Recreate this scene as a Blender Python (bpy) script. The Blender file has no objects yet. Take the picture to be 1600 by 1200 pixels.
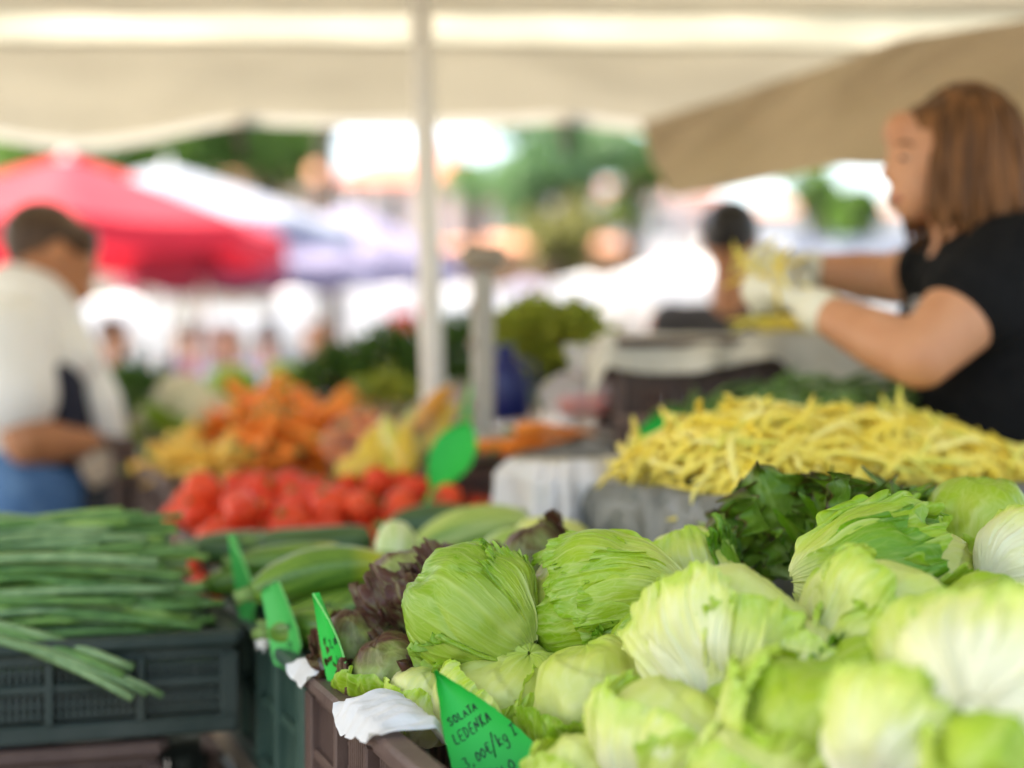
import bpy, bmesh, math, random
import numpy as np
from mathutils import Vector, Matrix, Quaternion, Euler

SC = bpy.context.scene
COL = SC.collection
FPX = 2462.0          # focal length in pixels of the 1600 px wide photograph
CAMZ = 1.2
HY = 589.0
R_ = math.radians

def P(px, py, d):
    return np.array([(px - 800.0) / FPX * d, d, CAMZ - (py - HY) / FPX * d])

# stall directions: E1 runs away along the stall front, E2 into the stall
E1 = np.array([-0.33, 0.944, 0.0]); E2 = np.array([0.944, 0.33, 0.0])
F0 = np.array([-0.246, 1.86, 0.0])
ROT = math.atan2(E2[1], E2[0])
def S(t1, t2, z=0.0):
    return F0 + E1 * t1 + E2 * t2 + np.array([0, 0, z])

# ------------------------------------------------------------------ noise
def _hash(ix, iy, iz, seed):
    h = (ix * 374761393 + iy * 668265263 + iz * 2147483647 + seed * 974634777) & 0xFFFFFFFF
    h = ((h ^ (h >> 13)) * 1274126177) & 0xFFFFFFFF
    h = (h ^ (h >> 16)) & 0xFFFFFFFF
    return h.astype(np.float64) / 4294967295.0

def vnoise(x, y, z=0.0, seed=0):
    x, y, z = np.broadcast_arrays(np.asarray(x, float), np.asarray(y, float), np.asarray(z, float))
    ix, iy, iz = np.floor(x).astype(np.int64), np.floor(y).astype(np.int64), np.floor(z).astype(np.int64)
    fx, fy, fz = x - ix, y - iy, z - iz
    fx, fy, fz = [f * f * (3 - 2 * f) for f in (fx, fy, fz)]
    r = 0
    for dx in (0, 1):
        for dy in (0, 1):
            for dz in (0, 1):
                w = (fx if dx else 1 - fx) * (fy if dy else 1 - fy) * (fz if dz else 1 - fz)
                r = r + w * _hash(ix + dx, iy + dy, iz + dz, seed)
    return r * 2 - 1

def fbm(x, y, z=0.0, seed=0, octs=4, gain=0.5):
    a, s, t = 1.0, 0.0, 0.0
    for o in range(octs):
        s = s + a * vnoise(np.asarray(x) * 2 ** o, np.asarray(y) * 2 ** o, np.asarray(z) * 2 ** o, seed + o * 17)
        t += a; a *= gain
    return s / t

def sstep(a, b, x):
    t = np.clip((np.asarray(x, float) - a) / (b - a), 0, 1)
    return t * t * (3 - 2 * t)

# ------------------------------------------------------------------ mesh collecting
class MB:
    def __init__(s):
        s.V = []; s.F = []; s.UV = []; s.A = []; s.n = 0; s.has = False
    def add(s, V, F, uv=None, attr=None):
        V = np.asarray(V, float).reshape(-1, 3)
        s.V.append(V)
        s.F.extend([tuple(int(i) + s.n for i in f) for f in F])
        s.UV.append(np.zeros((len(V), 2)) if uv is None else np.asarray(uv))
        s.A.append(np.zeros(len(V)) if attr is None else np.asarray(attr))
        if uv is not None or attr is not None: s.has = True
        s.n += len(V)
        return s
    def mesh(s, name, smooth=True, fix=False):
        m = bpy.data.meshes.new(name)
        V = np.concatenate(s.V)
        m.from_pydata(V.tolist(), [], s.F)
        if s.has:
            uv = np.concatenate(s.UV); at = np.concatenate(s.A)
            li = np.zeros(len(m.loops), dtype=np.int32); m.loops.foreach_get('vertex_index', li)
            l = m.uv_layers.new(name='UVMap'); l.data.foreach_set('uv', uv[li].astype(np.float32).ravel())
            a = m.attributes.new('rib', 'FLOAT', 'POINT'); a.data.foreach_set('value', at.astype(np.float32))
        if fix:
            bm = bmesh.new(); bm.from_mesh(m); bmesh.ops.recalc_face_normals(bm, faces=bm.faces[:]); bm.to_mesh(m); bm.free()
        if smooth: m.shade_smooth()
        m.update()
        return m
    def build(s, name, mat, parent=None, smooth=True, fix=False, loc=None, sharp=None):
        m = s.mesh(name, smooth, fix)
        if sharp and smooth:
            m.set_sharp_from_angle(angle=R_(sharp))
        return link(name, m, mat, parent, loc)

def link(name, m, mat, parent=None, loc=None):
    o = bpy.data.objects.new(name, m)
    COL.objects.link(o)
    if mat is not None and len(m.materials) == 0: m.materials.append(mat)
    if parent is not None: o.parent = parent
    if loc is not None: o.location = Vector(loc)
    return o

def tag(o, label=None, cat=None, group=None, kind=None):
    if label: o['label'] = label
    if cat: o['category'] = cat
    if group: o['group'] = group
    if kind: o['kind'] = kind
    return o

def thing(name, label, cat, loc=(0, 0, 0), rotz=0.0, group=None):
    o = bpy.data.objects.new(name, None); COL.objects.link(o)
    o.empty_display_size = 0.05
    o.location = Vector(loc); o.rotation_euler = (0, 0, rotz)
    return tag(o, label, cat, group)

def dup(root, loc, rot=None, label=None, scale=None):
    r = root.copy(); COL.objects.link(r); r.location = Vector(loc)
    if rot is not None: r.rotation_euler = rot
    if scale is not None: r.scale = scale
    if label: r['label'] = label
    for ch in list(root.children):
        c = ch.copy(); COL.objects.link(c); c.parent = r
        for g in list(ch.children):
            e = g.copy(); COL.objects.link(e); e.parent = c
    return r

# ------------------------------------------------------------------ shapes
def box(c, size, b=0.0, M=None):
    hx, hy, hz = [v / 2 for v in size]
    if b <= 0:
        V = np.array([[sx * hx, sy * hy, sz * hz] for sx in (-1, 1) for sy in (-1, 1) for sz in (-1, 1)])
        F = [(0, 1, 3, 2), (4, 6, 7, 5), (0, 4, 5, 1), (2, 3, 7, 6), (0, 2, 6, 4), (1, 5, 7, 3)]
    else:
        b = min(b, hx * .9, hy * .9, hz * .9)
        h = (hx, hy, hz); V = []; idx = {}
        for sx in (-1, 1):
            for sy in (-1, 1):
                for sz in (-1, 1):
                    for ax in range(3):
                        s = (sx, sy, sz)
                        idx[(s, ax)] = len(V)
                        V.append([s[k] * (h[k] if k == ax else h[k] - b) for k in range(3)])
        V = np.array(V); F = []
        for ax in range(3):
            o1, o2 = [k for k in range(3) if k != ax]
            for sg in (-1, 1):
                q = []
                for a_, b_ in ((-1, -1), (1, -1), (1, 1), (-1, 1)):
                    s = [0, 0, 0]; s[ax] = sg; s[o1] = a_; s[o2] = b_
                    q.append(idx[(tuple(s), ax)])
                F.append(tuple(q))
        for ax in range(3):
            o1, o2 = [k for k in range(3) if k != ax]
            for a_ in (-1, 1):
                for b_ in (-1, 1):
                    q = []
                    for sg, f in ((-1, o1), (1, o1), (1, o2), (-1, o2)):
                        s = [0, 0, 0]; s[ax] = sg; s[o1] = a_; s[o2] = b_
                        q.append(idx[(tuple(s), f)])
                    F.append(tuple(q))
        for sx in (-1, 1):
            for sy in (-1, 1):
                for sz in (-1, 1):
                    F.append(tuple(idx[((sx, sy, sz), ax)] for ax in range(3)))
        # wind outward
        F2 = []
        for f in F:
            p = V[list(f)]; n = np.cross(p[1] - p[0], p[2] - p[0])
            F2.append(f if np.dot(n, p.mean(0)) > 0 else f[::-1])
        F = F2
    if M is not None: V = V @ np.array(M).T
    return V + np.asarray(c, float), F

def tube(pts, rad, n=10, caps=True, flat=1.0, squash_dir=None):
    pts = np.asarray(pts, float); k = len(pts)
    rad = np.full(k, rad) if np.isscalar(rad) else np.asarray(rad, float)
    T = np.gradient(pts, axis=0); T /= np.linalg.norm(T, axis=1)[:, None] + 1e-12
    ref = np.array([0, 0, 1.0]) if abs(T[0, 2]) < .9 else np.array([1.0, 0, 0])
    V = []; A = np.cross(T[0], ref)
    for i in range(k):
        A = A - T[i] * np.dot(A, T[i]); A /= np.linalg.norm(A) + 1e-12
        B = np.cross(T[i], A)
        ang = np.linspace(0, 2 * np.pi, n, endpoint=False)
        V.append(pts[i] + rad[i] * (np.cos(ang)[:, None] * A + flat * np.sin(ang)[:, None] * B))
    V = np.concatenate(V); F = []
    for i in range(k - 1):
        for j in range(n):
            F.append((i * n + j, i * n + (j + 1) % n, (i + 1) * n + (j + 1) % n, (i + 1) * n + j))
    if caps:
        F.append(tuple(range(n))[::-1]); F.append(tuple((k - 1) * n + j for j in range(n)))
    return V, F

def tube_uv(pts, rad, n=10):
    V, F = tube(pts, rad, n)
    k = len(pts)
    uv = np.stack([np.tile(np.arange(n) / n, k), np.repeat(np.linspace(0, 1, k), n)], 1)
    return V, F, uv

def ball(c, r, M=None, nu=20, nv=12):
    r = np.array([r] * 3) if np.isscalar(r) else np.asarray(r, float)
    th = np.linspace(0, np.pi, nv + 1)[1:-1]; ph = np.linspace(0, 2 * np.pi, nu, endpoint=False)
    V = [[0, 0, -1]] + [[math.sin(t) * math.cos(p), math.sin(t) * math.sin(p), -math.cos(t)] for t in th for p in ph] + [[0, 0, 1]]
    V = np.array(V) * r
    F = []
    for j in range(nu): F.append((0, 1 + (j + 1) % nu, 1 + j))
    for i in range(nv - 2):
        for j in range(nu):
            F.append((1 + i * nu + j, 1 + i * nu + (j + 1) % nu, 1 + (i + 1) * nu + (j + 1) % nu, 1 + (i + 1) * nu + j))
    l = len(V) - 1; b = 1 + (nv - 2) * nu
    for j in range(nu): F.append((b + j, b + (j + 1) % nu, l))
    if M is not None: V = V @ np.array(M).T
    return V + np.asarray(c, float), F

def cap(p0, p1, r0, r1, n=16):
    """rounded cone between two joints"""
    p0 = np.asarray(p0, float); p1 = np.asarray(p1, float)
    d = p1 - p0; L = np.linalg.norm(d)
    if L < 1e-5: return ball(p0, max(r0, r1))
    d = d / L
    pts = []; rad = []
    for a in np.linspace(-90, 0, 6)[1:]:
        pts.append(p0 + d * r0 * math.sin(R_(a))); rad.append(r0 * math.cos(R_(a)))
    for a in np.linspace(0, 90, 6)[:-1]:
        pts.append(p1 + d * r1 * math.sin(R_(a))); rad.append(r1 * math.cos(R_(a)))
    return tube(pts, rad, n)

def lathe(prof, n=24, c=(0, 0, 0), M=None):
    prof = np.asarray(prof, float); k = len(prof)
    ang = np.linspace(0, 2 * np.pi, n, endpoint=False)
    V = np.concatenate([np.stack([p[0] * np.cos(ang), p[0] * np.sin(ang), np.full(n, p[1])], 1) for p in prof])
    F = []
    for i in range(k - 1):
        for j in range(n):
            F.append((i * n + j, i * n + (j + 1) % n, (i + 1) * n + (j + 1) % n, (i + 1) * n + j))
    F.append(tuple(range(n))[::-1]); F.append(tuple((k - 1) * n + j for j in range(n)))
    if M is not None: V = V @ np.array(M).T
    return V + np.asarray(c, float), F

def gridF(nu, nv, off=0):
    F = []
    for i in range(nu - 1):
        for j in range(nv - 1):
            a = off + i * nv + j
            F.append((a, a + nv, a + nv + 1, a + 1))
    return F

def blob(prims, voxel=0.008, smooth=6, factor=0.5):
    """joins closed shapes into one continuous skin"""
    mb = MB()
    for V, F in prims: mb.add(V, F)
    m = mb.mesh('tmp', False, True)
    o = bpy.data.objects.new('tmp', m); COL.objects.link(o)
    md = o.modifiers.new('r', 'REMESH'); md.mode = 'VOXEL'; md.voxel_size = voxel
    if smooth:
        ms = o.modifiers.new('s', 'SMOOTH'); ms.factor = factor; ms.iterations = smooth
    dg = bpy.context.evaluated_depsgraph_get(); dg.update()
    me = bpy.data.meshes.new_from_object(o.evaluated_get(dg))
    bpy.data.objects.remove(o); bpy.data.meshes.remove(m)
    me.shade_smooth()
    return me

def blob_part(name, prims, mat, parent, voxel=0.008, smooth=6, root=None):
    me = blob(prims, voxel, smooth)
    if root is not None:
        n = len(me.vertices); co = np.zeros(n * 3); me.vertices.foreach_get('co', co)
        co = co.reshape(-1, 3) - np.asarray(root); me.vertices.foreach_set('co', co.ravel()); me.update()
    me.name = name
    me.materials.clear()
    return link(name, me, mat, parent)

# ------------------------------------------------------------------ materials
def newmat(name):
    m = bpy.data.materials.new(name); m.use_nodes = True
    nt = m.node_tree; nt.nodes.clear()
    return m, nt, nt.nodes, nt.links

def rgba(c): return (c[0], c[1], c[2], 1.0)

def mat(name, col, rough=0.6, var=0.12, scale=20.0, bump=0.0, bscale=80.0, spec=0.4, trans=0.0, metal=0.0, col2=None, stretch=(1, 1, 1), sheen=0.0, sss=0.0):
    m, nt, N, L = newmat(name)
    out = N.new('ShaderNodeOutputMaterial'); bs = N.new('ShaderNodeBsdfPrincipled')
    tc = N.new('ShaderNodeTexCoord'); mp = N.new('ShaderNodeMapping'); mp.inputs['Scale'].default_value = stretch
    L.new(tc.outputs['Object'], mp.inputs['Vector'])
    nz = N.new('ShaderNodeTexNoise'); nz.inputs['Scale'].default_value = scale; nz.inputs['Detail'].default_value = 5
    L.new(mp.outputs['Vector'], nz.inputs['Vector'])
    rp = N.new('ShaderNodeValToRGB')
    c2 = col2 if col2 is not None else tuple(min(1, c * (1 + var)) for c in col)
    c1 = tuple(c * (1 - var) for c in col) if col2 is None else col
    rp.color_ramp.elements[0].position = .3; rp.color_ramp.elements[1].position = .7
    rp.color_ramp.elements[0].color = rgba(c1); rp.color_ramp.elements[1].color = rgba(c2)
    L.new(nz.outputs['Fac'], rp.inputs['Fac']); L.new(rp.outputs['Color'], bs.inputs['Base Color'])
    bs.inputs['Roughness'].default_value = rough; bs.inputs['Specular IOR Level'].default_value = spec
    bs.inputs['Metallic'].default_value = metal
    if sheen: bs.inputs['Sheen Weight'].default_value = sheen
    if sss:
        bs.inputs['Subsurface Weight'].default_value = sss; bs.inputs['Subsurface Radius'].default_value = (.012, .005, .003)
        bs.inputs['Subsurface Scale'].default_value = 1.0
    if bump:
        n2 = N.new('ShaderNodeTexNoise'); n2.inputs['Scale'].default_value = bscale; n2.inputs['Detail'].default_value = 4
        L.new(mp.outputs['Vector'], n2.inputs['Vector'])
        bp = N.new('ShaderNodeBump'); bp.inputs['Strength'].default_value = bump; bp.inputs['Distance'].default_value = .01
        L.new(n2.outputs['Fac'], bp.inputs['Height']); L.new(bp.outputs['Normal'], bs.inputs['Normal'])
    sh = bs.outputs[0]
    if trans:
        tr = N.new('ShaderNodeBsdfTranslucent'); L.new(rp.outputs['Color'], tr.inputs['Color'])
        mx = N.new('ShaderNodeMixShader'); mx.inputs[0].default_value = trans
        L.new(sh, mx.inputs[1]); L.new(tr.outputs[0], mx.inputs[2]); sh = mx.outputs[0]
    L.new(sh, out.inputs['Surface'])
    return m

def leaf_mat(name, stops, vein, trans=0.3, rough=0.42, streak=18.0, redc=None, redamt=0.0, veinamt=0.5, bump=0.35, spec=0.35, dark=None):
    """leaf tissue: colour runs from the stem (v=0) to the margin (v=1); fine veins fan with u"""
    m, nt, N, L = newmat(name)
    out = N.new('ShaderNodeOutputMaterial'); bs = N.new('ShaderNodeBsdfPrincipled')
    uv = N.new('ShaderNodeUVMap'); uv.uv_map = 'UVMap'
    sp = N.new('ShaderNodeSeparateXYZ'); L.new(uv.outputs[0], sp.inputs[0])
    tc = N.new('ShaderNodeTexCoord')
    nz = N.new('ShaderNodeTexNoise'); nz.inputs['Scale'].default_value = 28; nz.inputs['Detail'].default_value = 5
    L.new(tc.outputs['Object'], nz.inputs['Vector'])
    # v shifted by noise
    ma = N.new('ShaderNodeMath'); ma.operation = 'MULTIPLY_ADD'; ma.inputs[1].default_value = 0.6; ma.inputs[2].default_value = -0.3
    L.new(nz.outputs['Fac'], ma.inputs[0])
    ad = N.new('ShaderNodeMath'); ad.operation = 'ADD'; L.new(sp.outputs[1], ad.inputs[0]); L.new(ma.outputs[0], ad.inputs[1])
    rp = N.new('ShaderNodeValToRGB')
    e = rp.color_ramp.elements
    while len(e) < len(stops): e.new(0.5)
    for k, (p, c) in enumerate(stops):
        e[k].position = p; e[k].color = rgba(c)
    L.new(ad.outputs[0], rp.inputs['Fac'])
    # fine fanning veins
    wz = N.new('ShaderNodeTexNoise'); wz.inputs['Scale'].default_value = 5; wz.inputs['Detail'].default_value = 2
    L.new(uv.outputs[0], wz.inputs['Vector'])
    wm = N.new('ShaderNodeVectorMath'); wm.operation = 'MULTIPLY_ADD'
    wm.inputs[1].default_value = (.11, .08, 0); L.new(wz.outputs['Color'], wm.inputs[0]); L.new(uv.outputs[0], wm.inputs[2])
    mp = N.new('ShaderNodeMapping'); mp.inputs['Scale'].default_value = (streak, 2.2, 1); L.new(wm.outputs[0], mp.inputs['Vector'])
    vz = N.new('ShaderNodeTexNoise'); vz.inputs['Scale'].default_value = 1.6; vz.inputs['Detail'].default_value = 3; vz.inputs['Roughness'].default_value = .6
    L.new(mp.outputs[0], vz.inputs['Vector'])
    vr = N.new('ShaderNodeValToRGB'); vr.color_ramp.elements[0].position = .50; vr.color_ramp.elements[1].position = .64
    L.new(vz.outputs['Fac'], vr.inputs['Fac'])
    # net of small veins
    mp2 = N.new('ShaderNodeMapping'); mp2.inputs['Scale'].default_value = (streak * .9, 7, 1); L.new(wm.outputs[0], mp2.inputs['Vector'])
    vo = N.new('ShaderNodeTexVoronoi'); vo.feature = 'DISTANCE_TO_EDGE'; vo.inputs['Scale'].default_value = 1.4
    L.new(mp2.outputs[0], vo.inputs['Vector'])
    vq = N.new('ShaderNodeValToRGB'); vq.color_ramp.elements[0].position = 0.0; vq.color_ramp.elements[1].position = .09
    vq.color_ramp.elements[0].color = (1, 1, 1, 1); vq.color_ramp.elements[1].color = (0, 0, 0, 1)
    L.new(vo.outputs['Distance'], vq.inputs['Fac'])
    # mask = max(streak*amt, net*.35, rib)
    m1 = N.new('ShaderNodeMath'); m1.operation = 'MULTIPLY'; m1.inputs[1].default_value = veinamt; L.new(vr.outputs[0], m1.inputs[0])
    m2 = N.new('ShaderNodeMath'); m2.operation = 'MULTIPLY'; m2.inputs[1].default_value = veinamt * .45; L.new(vq.outputs[0], m2.inputs[0])
    m3 = N.new('ShaderNodeMath'); m3.operation = 'MAXIMUM'; L.new(m1.outputs[0], m3.inputs[0]); L.new(m2.outputs[0], m3.inputs[1])
    at = N.new('ShaderNodeAttribute'); at.attribute_name = 'rib'
    m4 = N.new('ShaderNodeMath'); m4.operation = 'MAXIMUM'; m4.use_clamp = True; L.new(m3.outputs[0], m4.inputs[0]); L.new(at.outputs['Fac'], m4.inputs[1])
    mix = N.new('ShaderNodeMix'); mix.data_type = 'RGBA'
    L.new(m4.outputs[0], mix.inputs[0]); L.new(rp.outputs[0], mix.inputs[6]); mix.inputs[7].default_value = rgba(vein)
    colr = mix.outputs[2]
    if redc is not None:
        rz = N.new('ShaderNodeTexNoise'); rz.inputs['Scale'].default_value = 16; rz.inputs['Detail'].default_value = 4
        L.new(tc.outputs['Object'], rz.inputs['Vector'])
        a2 = N.new('ShaderNodeMath'); a2.operation = 'MULTIPLY_ADD'; a2.inputs[1].default_value = .9; L.new(sp.outputs[1], a2.inputs[0]); L.new(rz.outputs['Fac'], a2.inputs[2])
        rr = N.new('ShaderNodeValToRGB'); rr.color_ramp.elements[0].position = (1.12 - redamt) * .65; rr.color_ramp.elements[1].position = min(1, (1.3 - redamt) * .65)
        a3 = N.new('ShaderNodeMath'); a3.operation = 'MULTIPLY'; a3.inputs[1].default_value = .65; L.new(a2.outputs[0], a3.inputs[0])
        L.new(a3.outputs[0], rr.inputs['Fac'])
        mx2 = N.new('ShaderNodeMix'); mx2.data_type = 'RGBA'
        k1 = N.new('ShaderNodeMath'); k1.operation = 'MULTIPLY_ADD'; k1.inputs[1].default_value = -.85; k1.inputs[2].default_value = 1.0; L.new(m4.outputs[0], k1.inputs[0])
        k2 = N.new('ShaderNodeMath'); k2.operation = 'MULTIPLY'; L.new(k1.outputs[0], k2.inputs[0]); L.new(rr.outputs[0], k2.inputs[1])
        L.new(k2.outputs[0], mx2.inputs[0]); L.new(colr, mx2.inputs[6]); mx2.inputs[7].default_value = rgba(redc)
        colr = mx2.outputs[2]
    L.new(colr, bs.inputs['Base Color'])
    bs.inputs['Roughness'].default_value = rough; bs.inputs['Specular IOR Level'].default_value = spec
    hs = N.new('ShaderNodeMath'); hs.operation = 'MULTIPLY_ADD'; hs.inputs[1].default_value = .4; L.new(nz.outputs['Fac'], hs.inputs[0]); L.new(m3.outputs[0], hs.inputs[2])
    bp = N.new('ShaderNodeBump'); bp.inputs['Strength'].default_value = bump; bp.inputs['Distance'].default_value = .0025
    L.new(hs.outputs[0], bp.inputs['Height']); L.new(bp.outputs[0], bs.inputs['Normal'])
    tr = N.new('ShaderNodeBsdfTranslucent'); L.new(colr, tr.inputs['Color']); L.new(bp.outputs[0], tr.inputs['Normal'])
    mx = N.new('ShaderNodeMixShader'); mx.inputs[0].default_value = trans
    L.new(bs.outputs[0], mx.inputs[1]); L.new(tr.outputs[0], mx.inputs[2]); L.new(mx.outputs[0], out.inputs['Surface'])
    return m

def plastic_film(name, tint=(.9, .92, .95), alpha=0.35, rough=.2):
    m, nt, N, L = newmat(name)
    out = N.new('ShaderNodeOutputMaterial'); bs = N.new('ShaderNodeBsdfPrincipled')
    bs.inputs['Base Color'].default_value = rgba(tint); bs.inputs['Roughness'].default_value = rough; bs.inputs['Specular IOR Level'].default_value = .6
    tp = N.new('ShaderNodeBsdfTransparent'); tp.inputs['Color'].default_value = (.95, .95, .96, 1)
    tr = N.new('ShaderNodeBsdfTranslucent'); tr.inputs['Color'].default_value = rgba(tint)
    tc = N.new('ShaderNodeTexCoord'); nz = N.new('ShaderNodeTexNoise'); nz.inputs['Scale'].default_value = 30; nz.inputs['Detail'].default_value = 3
    L.new(tc.outputs['Object'], nz.inputs['Vector'])
    bp = N.new('ShaderNodeBump'); bp.inputs['Strength'].default_value = .6; bp.inputs['Distance'].default_value = .01
    L.new(nz.outputs['Fac'], bp.inputs['Height']); L.new(bp.outputs[0], bs.inputs['Normal'])
    mx0 = N.new('ShaderNodeMixShader'); mx0.inputs[0].default_value = .35; L.new(bs.outputs[0], mx0.inputs[1]); L.new(tr.outputs[0], mx0.inputs[2])
    mx = N.new('ShaderNodeMixShader'); mx.inputs[0].default_value = alpha
    L.new(tp.outputs[0], mx.inputs[1]); L.new(mx0.outputs[0], mx.inputs[2]); L.new(mx.outputs[0], out.inputs['Surface'])
    return m

def streak_mat(name, c1, c2, scale=60.0, stretch=(1, 1, .06), rough=.45, spec=.4):
    return mat(name, c1, rough=rough, scale=scale, stretch=stretch, col2=c2, spec=spec, bump=.3, bscale=scale * 1.5)
# ------------------------------------------------------------------ lettuces
def head_rot(base, spin):
    b = Vector(base).normalized()
    q = Vector((0, 0, -1)).rotation_difference(b)
    return np.array((q @ Quaternion((0, 0, 1), R_(spin))).to_matrix())

def leaf_surface(R, phi0=0.0, A=1.2, th0=0.16, th1=2.2, off=0.03, seed=1, nu=90, nv=60, frill=0.05, flare=0.03,
                 jag=0.05, ribs=1.0, kf=9.0, lump=0.05, tipw=0.25, edge0=0.80, sq=(1, 1, .95), ribmask=0.8, curl=0.0, wr=.010):
    """one wrapper leaf hugging a round head; it fans from the stem at -Z and ends in a ruffled margin"""
    a = np.linspace(-1, 1, nu)[:, None] * np.ones((1, nv))
    v = np.ones((nu, 1)) * np.linspace(0, 1, nv)[None, :]
    mseed = seed * 31
    marg = 1 - tipw * np.abs(a) ** 2.5 + .10 * fbm(a * 2.2, 0.0, seed * 1.7, mseed, 2) + jag * fbm(a * 16, 0.0, seed * .7, mseed + 3, 3)
    th = th0 + (th1 - th0) * v * marg
    wob = .10 * fbm(a * 1.3, v * 1.6, seed * 2.1, mseed + 5, 3) * sstep(0, .5, v)
    al = A * (a + wob)
    # margins: tip and both sides
    e = sstep(edge0, 1, v); es = sstep(.74, 1, np.abs(a)) * sstep(.12, .5, v)
    ee = np.maximum(e, es * .8)
    run = al * kf / A + 3.0 * fbm(a * 2, v * 2, seed, mseed + 7, 2) + v * 3.5 * np.sign(a) * es
    ruf = np.sin(run * 2.2) + .6 * np.sin(run * 4.7 + 1.3) + .8 * fbm(a * 7, v * 6, seed, mseed + 9, 2)
    r = 1 + off + flare * ee ** 1.5 + frill * ee * ruf
    # soft swelling between ribs, wrinkles and blisters
    r = r + lump * fbm(a * 1.6, v * 2.0, seed * 1.3, mseed + 11, 2) * sstep(.05, .4, v)
    r = r + wr * (1 - np.abs(fbm(a * 5, v * 2.2, seed, mseed + 13, 3)) * 2.2) * sstep(.1, .4, v)
    r = r + .035 * fbm(a * 1.1 + 4, v * 3.2, seed * 2.3, mseed + 14, 2) * sstep(.25, .7, v)
    r = r - .030 * np.exp(-(fbm(a * 1.7, v * 1.3 + 5, seed * 1.9, mseed + 16, 2) / .07) ** 2) * sstep(.15, .4, v)
    r = r + .012 * fbm(a * 13, v * 9, seed, mseed + 15, 2) * sstep(.35, .9, v)
    rib = np.zeros_like(a)
    for k, (c, w, h) in enumerate(((0, .05, .05), (-.26, .022, .022), (.24, .022, .022), (-.5, .018, .018), (.52, .018, .018), (-.75, .015, .015), (.74, .015, .015), (-.13, .012, .010), (.12, .012, .010), (.37, .012, .010), (-.39, .012, .010))):
        cc = c + .05 * fbm(v * 2.5, k * 3.1, seed, mseed + 21, 2) + (.02 * np.sin(v * 9 + k) if c else 0)
        fade = (1 - sstep(.45, .98, v))
        g = np.exp(-((a - cc) / (w * (.35 + 1.0 * (1 - v)))) ** 2) * fade
        rib = np.maximum(rib, g * (1.0 if c == 0 else .6)); r = r + ribs * h * g
    al = al + frill * .9 * ee * np.cos(run * 2.2 + .7) / max(A, .6)
    th = th + curl * e ** 2 + frill * .8 * ee * np.sin(run * 1.4 + 2.0)
    x = R * r * np.sin(th) * np.cos(al + phi0) * sq[0]
    y = R * r * np.sin(th) * np.sin(al + phi0) * sq[1]
    z = -R * r * np.cos(th) * sq[2]
    V = np.stack([x, y, z], -1).reshape(-1, 3)
    uv = np.stack([a * .5 + .5, v], -1).reshape(-1, 2)
    return V, gridF(nu, nv), uv, (rib * ribmask).reshape(-1)

def head_core(R, seed, sq=(1, 1, .95), nu=110, nv=64, lump=.06):
    a = np.linspace(0, 2 * np.pi, nu)[:, None] * np.ones((1, nv)); v = np.ones((nu, 1)) * np.linspace(.02, .99, nv)[None, :]
    th = v * np.pi
    cx, cy = np.cos(a), np.sin(a)
    r = .925 + lump * fbm(cx * 1.5 + seed, cy * 1.5, v * 3, seed, 3) + .025 * (1 - 2 * np.abs(fbm(cx * 4 + seed, cy * 4, v * 2, seed + 4, 2)))
    # overlapping leaf edge winding over the top
    sp = np.mod(a / (2 * np.pi) * 2 + v * 2.2, 1.0)
    r = r + .05 * sp * sstep(.35, .8, v) * (1 - sstep(.9, 1, v)) - .02
    V = np.stack([R * r * np.sin(th) * cx * sq[0], R * r * np.sin(th) * cy * sq[1], -R * r * np.cos(th) * sq[2]], -1).reshape(-1, 3)
    uv = np.stack([a / (2 * np.pi) * 1.0, v * .9], -1).reshape(-1, 2)
    return V, gridF(nu, nv), uv, np.zeros(nu * nv)

def lettuce(label, c, R, base, spin, seed, m_leaf, leaves, m_core=None, sq=(1, 1, .95), group=None, res=1.0, stem=True, name='lettuce'):
    M = head_rot(base, spin); c = np.asarray(c, float)
    root = thing(name, label, 'lettuce', c - np.array([0, 0, R * .95]), group=group)
    lift = np.array([0, 0, R * .95])
    def warp(V):
        n_ = V / (np.linalg.norm(V, axis=1)[:, None] + 1e-9)
        w_ = np.stack([fbm(n_[:, 0] * 1.1 + k * 7.3, n_[:, 1] * 1.1 + seed * 3.1, n_[:, 2] * 1.1, seed + k, 2) for k in range(3)], 1)
        return V * (1 + .13 * fbm(n_[:, 0] * 1.4 + seed, n_[:, 1] * 1.4, n_[:, 2] * 1.4, seed + 5, 2))[:, None] + R * .13 * w_
    V, F, uv, rb = head_core(R, seed, sq); V = warp(V)
    MB().add(V @ M.T + lift, F, uv, rb).build('head', m_core or m_leaf, root)
    for k, lf in enumerate(leaves):
        d = dict(lf); mt = d.pop('mat', m_leaf)
        nu = int(d.pop('nu', 100) * res); nv = int(d.pop('nv', 64) * res)
        d.setdefault('off', .03 + .028 * k)
        V, F, uv, rb = leaf_surface(R, seed=seed * 7 + k + 1, nu=nu, nv=nv, sq=sq, **d); V = warp(V)
        MB().add(V @ M.T + lift, F, uv, rb).build('outer_leaf', mt, root)
    if stem:
        V, F = tube(np.array([[0, 0, -R * .86], [0, 0, -R * .98], [0, 0, -R * 1.06], [0, 0, -R * 1.075]]) * np.array([1, 1, sq[2]]), [R * .22, R * .21, R * .18, R * .1], 18)
        MB().add(V @ M.T + lift, F).build('stem', M_STEM, root)
    return root

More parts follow.
